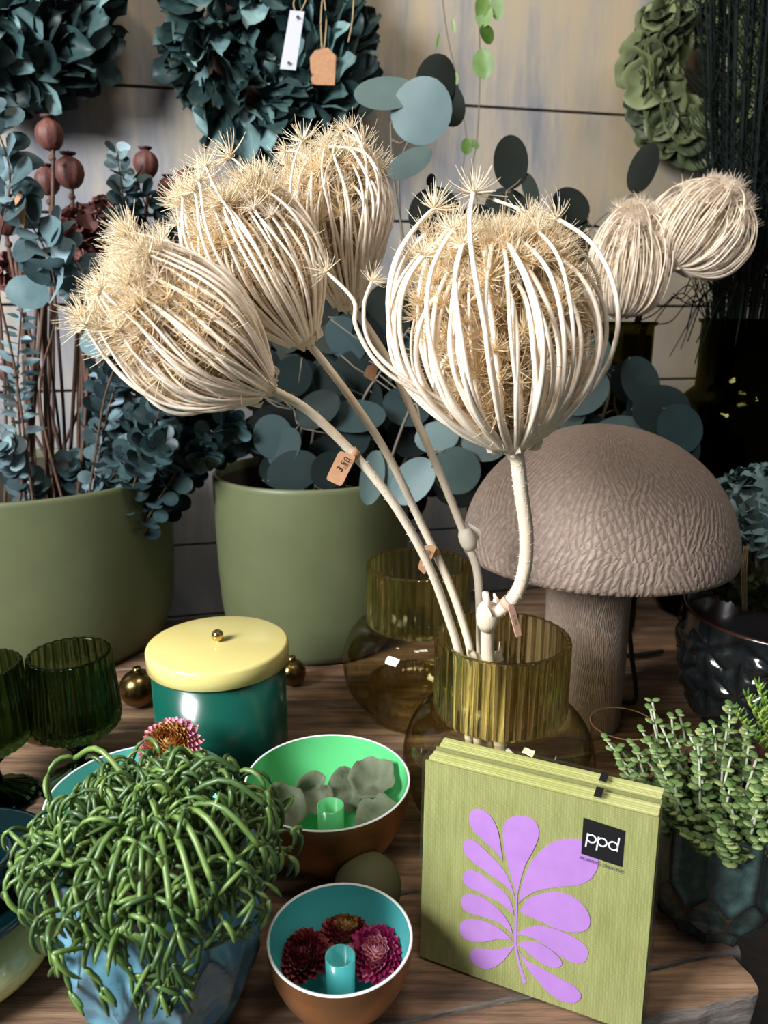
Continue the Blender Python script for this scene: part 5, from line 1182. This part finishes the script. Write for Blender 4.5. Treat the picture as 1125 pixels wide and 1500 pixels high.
# ------------------------------------------------------------ napkin packs
BL = Vector((0.0227, 0.4254, 0.0006)); BR = Vector((0.154, 0.366, 0.0006)); TLp = P(617, 1113, 0.437)
side = BR-BL; upv = TLp-BL; upv -= side.normalized()*upv.dot(side.normalized())*0.4
WN = 0.1455; U = side.normalized(); Vv = upv.normalized(); Nn = U.cross(Vv).normalized()
if Nn.y > 0: Nn = -Nn
HN = 0.1445; WN = (BR-BL).length
def napkin_pack(off, label, front):
    o0 = BL - Nn*off
    t = thing('napkin_pack', o0+U*WN/2, label, 'napkins', 'wrapped napkin packs')
    T = 0.0172; nl = 10
    # folded layers: each a sheet-like slab with rounded fold, slightly uneven edges
    rn = random.Random(int(off*1000))
    m = MB(); nu, nv = 24, 24
    def slab(m, d0, d1, mar):
        vs = []
        for d in (d0, d1):
            for i in range(nu+1):
                for j in range(nv+1):
                    u = mar+(WN-2*mar)*i/nu; v = mar+(HN-2*mar)*j/nv
                    w_ = 0.0001*math.sin(u*130+v*60)+0.00015*math.sin(v*95-u*40)
                    vs.append(o0+U*u+Vv*v-Nn*(d+w_))
        q = nv+1; N = (nu+1)*q; fs = []
        for i in range(nu):
            for j in range(nv): a = i*q+j; fs.append((a, a+1, a+q+1, a+q)); fs.append((N+a, N+a+q, N+a+q+1, N+a+1))
        for i in range(nu): fs.append((i*q, (i+1)*q, N+(i+1)*q, N+i*q)); fs.append((i*q+nv, N+i*q+nv, N+(i+1)*q+nv, (i+1)*q+nv))
        for j in range(nv): fs.append((j, N+j, N+j+1, j+1)); fs.append((nu*q+j, nu*q+j+1, N+nu*q+j+1, N+nu*q+j))
        m.add(vs, fs)
    slab(m, 0.0004, 0.0016, 0.0012); sharp(m.build('top_napkin', M['napkin'], t), 40)
    m = MB()
    for k in range(1, nl):
        d0 = 0.0004+(T-0.0008)*k/nl; slab(m, d0, d0+(T-0.0008)/nl*0.82, 0.0012+rn.uniform(0, 0.0012))
    o = m.build('folded_napkins', M['nap_side'], t); sharp(o, 40)
    # film wrapper
    m = MB(); nu = nv = 20
    vs = []
    def pt(u, v, d): return o0+U*(u)+Vv*(v)-Nn*d
    for d in (-0.0004, 0.3*T, 0.6*T, T+0.0002):
        for (a0, b0, a1, b1) in ((0, 0, WN, 0), (WN, 0, WN, HN), (WN, HN, 0, HN), (0, HN, 0, 0)):
            for k in range(12):
                f = k/12; wob = 0.0006+0.0002*math.sin(k*2.7+d*700)
                vs.append(pt(a0+(a1-a0)*f+((wob if a0 > 0 else -wob) if a0 == a1 else 0), max(0.0002, b0+(b1-b0)*f+(wob if b0 == b1 and b0 > 0 else 0)), d))
    n = 48; fs = [(i*n+k, i*n+(k+1) % n, (i+1)*n+(k+1) % n, (i+1)*n+k) for i in range(3) for k in range(n)]; fs.append(tuple(range(n))); fs.append(tuple(3*n+k for k in range(n-1, -1, -1)))
    m.add(vs, fs); m.build('film_wrapper', M['film'], t, smooth=False)
    # black tape tab over the top edge
    m = MB(); u0 = WN*0.735
    m.add([pt(u0, HN+0.0012, 0.003), pt(u0+0.0045, HN+0.0012, 0.003), pt(u0+0.0045, HN+0.0012, T*0.85), pt(u0, HN+0.0012, T*0.85)]+[pt(u0, HN+0.0009, 0.003), pt(u0+0.0045, HN+0.0009, 0.003), pt(u0+0.0045, HN+0.0009, T*0.85), pt(u0, HN+0.0009, T*0.85)],
          [(0, 1, 2, 3), (7, 6, 5, 4), (0, 4, 5, 1), (1, 5, 6, 2), (2, 6, 7, 3), (3, 7, 4, 0)]); m.build('black_tab', M['black'], t, smooth=False)
    # printed face
    O2 = o0 + Nn*0.0009
    TL = np.array([617, 1113]);
    def onface(zx, zy, lift):
        px = 590+zx*0.3644; py = 1040+zy*0.3644; r = ray(px, py); o_ = BL+Nn*lift; k = (o_-CAM).dot(Nn)/r.dot(Nn); q = CAM+r*k
        return q - Nn*off
    def patch(pts, lift, mat, name, sm=True, z=True):
        w = [onface(a, b, lift) for a, b in pts]
        if sm:
            out = []; n = len(w)
            for i in range(n):
                p0, p1, p2, p3 = w[i-1], w[i], w[(i+1) % n], w[(i+2) % n]
                if i == 0: p0 = p1            # sharp tip at the first point
                if i == n-1: p3 = p2
                for k in range(5):
                    f = k/5; out.append(0.5*((2*p1)+(p2-p0)*f+(2*p0-5*p1+4*p2-p3)*f*f+(3*p1-p0-3*p2+p3)*f**3))
            w = out
        n = len(w); m = MB(); m.add(w+[q-Nn*0.0003 for q in w], [tuple(range(n)), tuple(range(2*n-1, n-1, -1))]+[(i, i+n, (i+1) % n+n, (i+1) % n) for i in range(n)])
        return m.build(name, mat, t, smooth=False)
    lf = 0.0001
    pet = [
     [(402, 608), (392, 540), (380, 480), (355, 430), (320, 402), (290, 400), (268, 420), (270, 455), (290, 492), (325, 527), (365, 560), (388, 588)],
     [(460, 750), (470, 700), (490, 630), (520, 572), (543, 520), (545, 475), (525, 440), (480, 427), (435, 432), (408, 458), (402, 510), (412, 580), (432, 660), (450, 720)],
     [(465, 778), (480, 700), (502, 640), (537, 583), (590, 540), (650, 520), (720, 524), (765, 558), (786, 610), (776, 650), (748, 685), (700, 704), (620, 712), (548, 725), (500, 747)],
     [(455, 768), (430, 690), (395, 630), (340, 572), (295, 532), (262, 520), (243, 540), (250, 575), (278, 608), (330, 648), (390, 688), (430, 725)],
     [(447, 828), (440, 790), (418, 745), (375, 705), (325, 667), (280, 646), (248, 655), (242, 685), (267, 713), (320, 740), (380, 768), (422, 800)],
     [(443, 908), (430, 865), (395, 812), (345, 770), (290, 744), (250, 745), (233, 767), (242, 797), (278, 820), (330, 834), (390, 858), (425, 885)],
     [(445, 936), (420, 905), (380, 875), (330, 851), (280, 841), (240, 849), (228, 877), (240, 910), (278, 931), (330, 932), (385, 921), (425, 923)],
     [(450, 948), (420, 956), (370, 965), (310, 960), (278, 968), (268, 992), (285, 1020), (325, 1040), (365, 1035), (402, 1010), (430, 975)],
     [(470, 808), (500, 765), (550, 741), (610, 733), (670, 745), (725, 785), (752, 835), (745, 878), (705, 893), (640, 888), (575, 860), (520, 835), (488, 820)],
     [(460, 905), (490, 882), (540, 870), (600, 878), (670, 905), (720, 935), (745, 970), (735, 1008), (700, 1018), (650, 1000), (600, 965), (550, 930), (500, 908)],
     [(462, 942), (500, 930), (545, 937), (595, 965), (630, 998), (640, 1022), (620, 1036), (580, 1028), (535, 1002), (492, 965)],
     [(465, 965), (500, 1008), (560, 1040), (630, 1080), (690, 1113), (716, 1145), (706, 1170), (670, 1178), (620, 1160), (570, 1120), (520, 1062), (485, 1010)]]
    if front:
        for q in pet: patch(q, lf, M['purple'], 'printed_petal')
        patch([(453, 745), (462, 745), (458, 850), (457, 945), (470, 1015), (498, 1098), (484, 1100), (462, 1020), (447, 945), (449, 850)], lf, M['purple'], 'printed_stalk', False)
        patch([(726, 433), (893, 487), (882, 632), (717, 578)], lf+0.0002, M['black'], 'logo_square', False)
        a = onface(726, 433, 0); b = onface(893, 487, 0); c_ = onface(717, 578, 0); R_ = (b-a).normalized(); Up = (a-c_); Up = (Up-R_*Up.dot(R_)).normalized(); sz = (b-a).length
        cen = onface(802, 532, lf+0.0005)
        # rounded lower-case letters p p d as rings with upright strokes
        m = MB(); rr = sz*0.105
        for ix, kind in enumerate('ppd'):
            c0 = cen + R_*((ix-1)*sz*0.262) ; n = 28; w_ = sz*0.034; vs = []
            for k in range(n):
                an = 2*PI*k/n; dd = R_*math.cos(an)+Up*math.sin(an); vs += [c0+dd*(rr+w_/2), c0+dd*(rr-w_/2)]
            m.add(vs, [(2*k, 2*((k+1) % n), 2*((k+1) % n)+1, 2*k+1) for k in range(n)])
            sx = -1 if kind == 'p' else 1; y0, y1 = ((-0.26, 0.115) if kind == 'p' else (-0.115, 0.26)); x = R_*(sx*rr)
            m.add([c0+x-R_*w_/2+Up*sz*y0, c0+x+R_*w_/2+Up*sz*y0, c0+x+R_*w_/2+Up*sz*y1, c0+x-R_*w_/2+Up*sz*y1], [(0, 1, 2, 3)])
        m.build('logo_letters', M['textw'], t, smooth=False)
        text_mesh('ALWAYS CREATIVE', sz*0.124, onface(798, 622, lf+0.0006), onface(882, 650, 0)-onface(715, 592, 0), Up, 'slogan_letters', M['textp'], t, 1.0)
    else:
        patch([(726, 433), (893, 487), (882, 632), (717, 578)], lf, M['black'], 'logo_square', False)
napkin_pack(0.0, 'front pack of olive paper napkins printed with a lilac leaf', True)
napkin_pack(0.0196, 'second olive napkin pack standing right behind the lilac leaf pack', False)
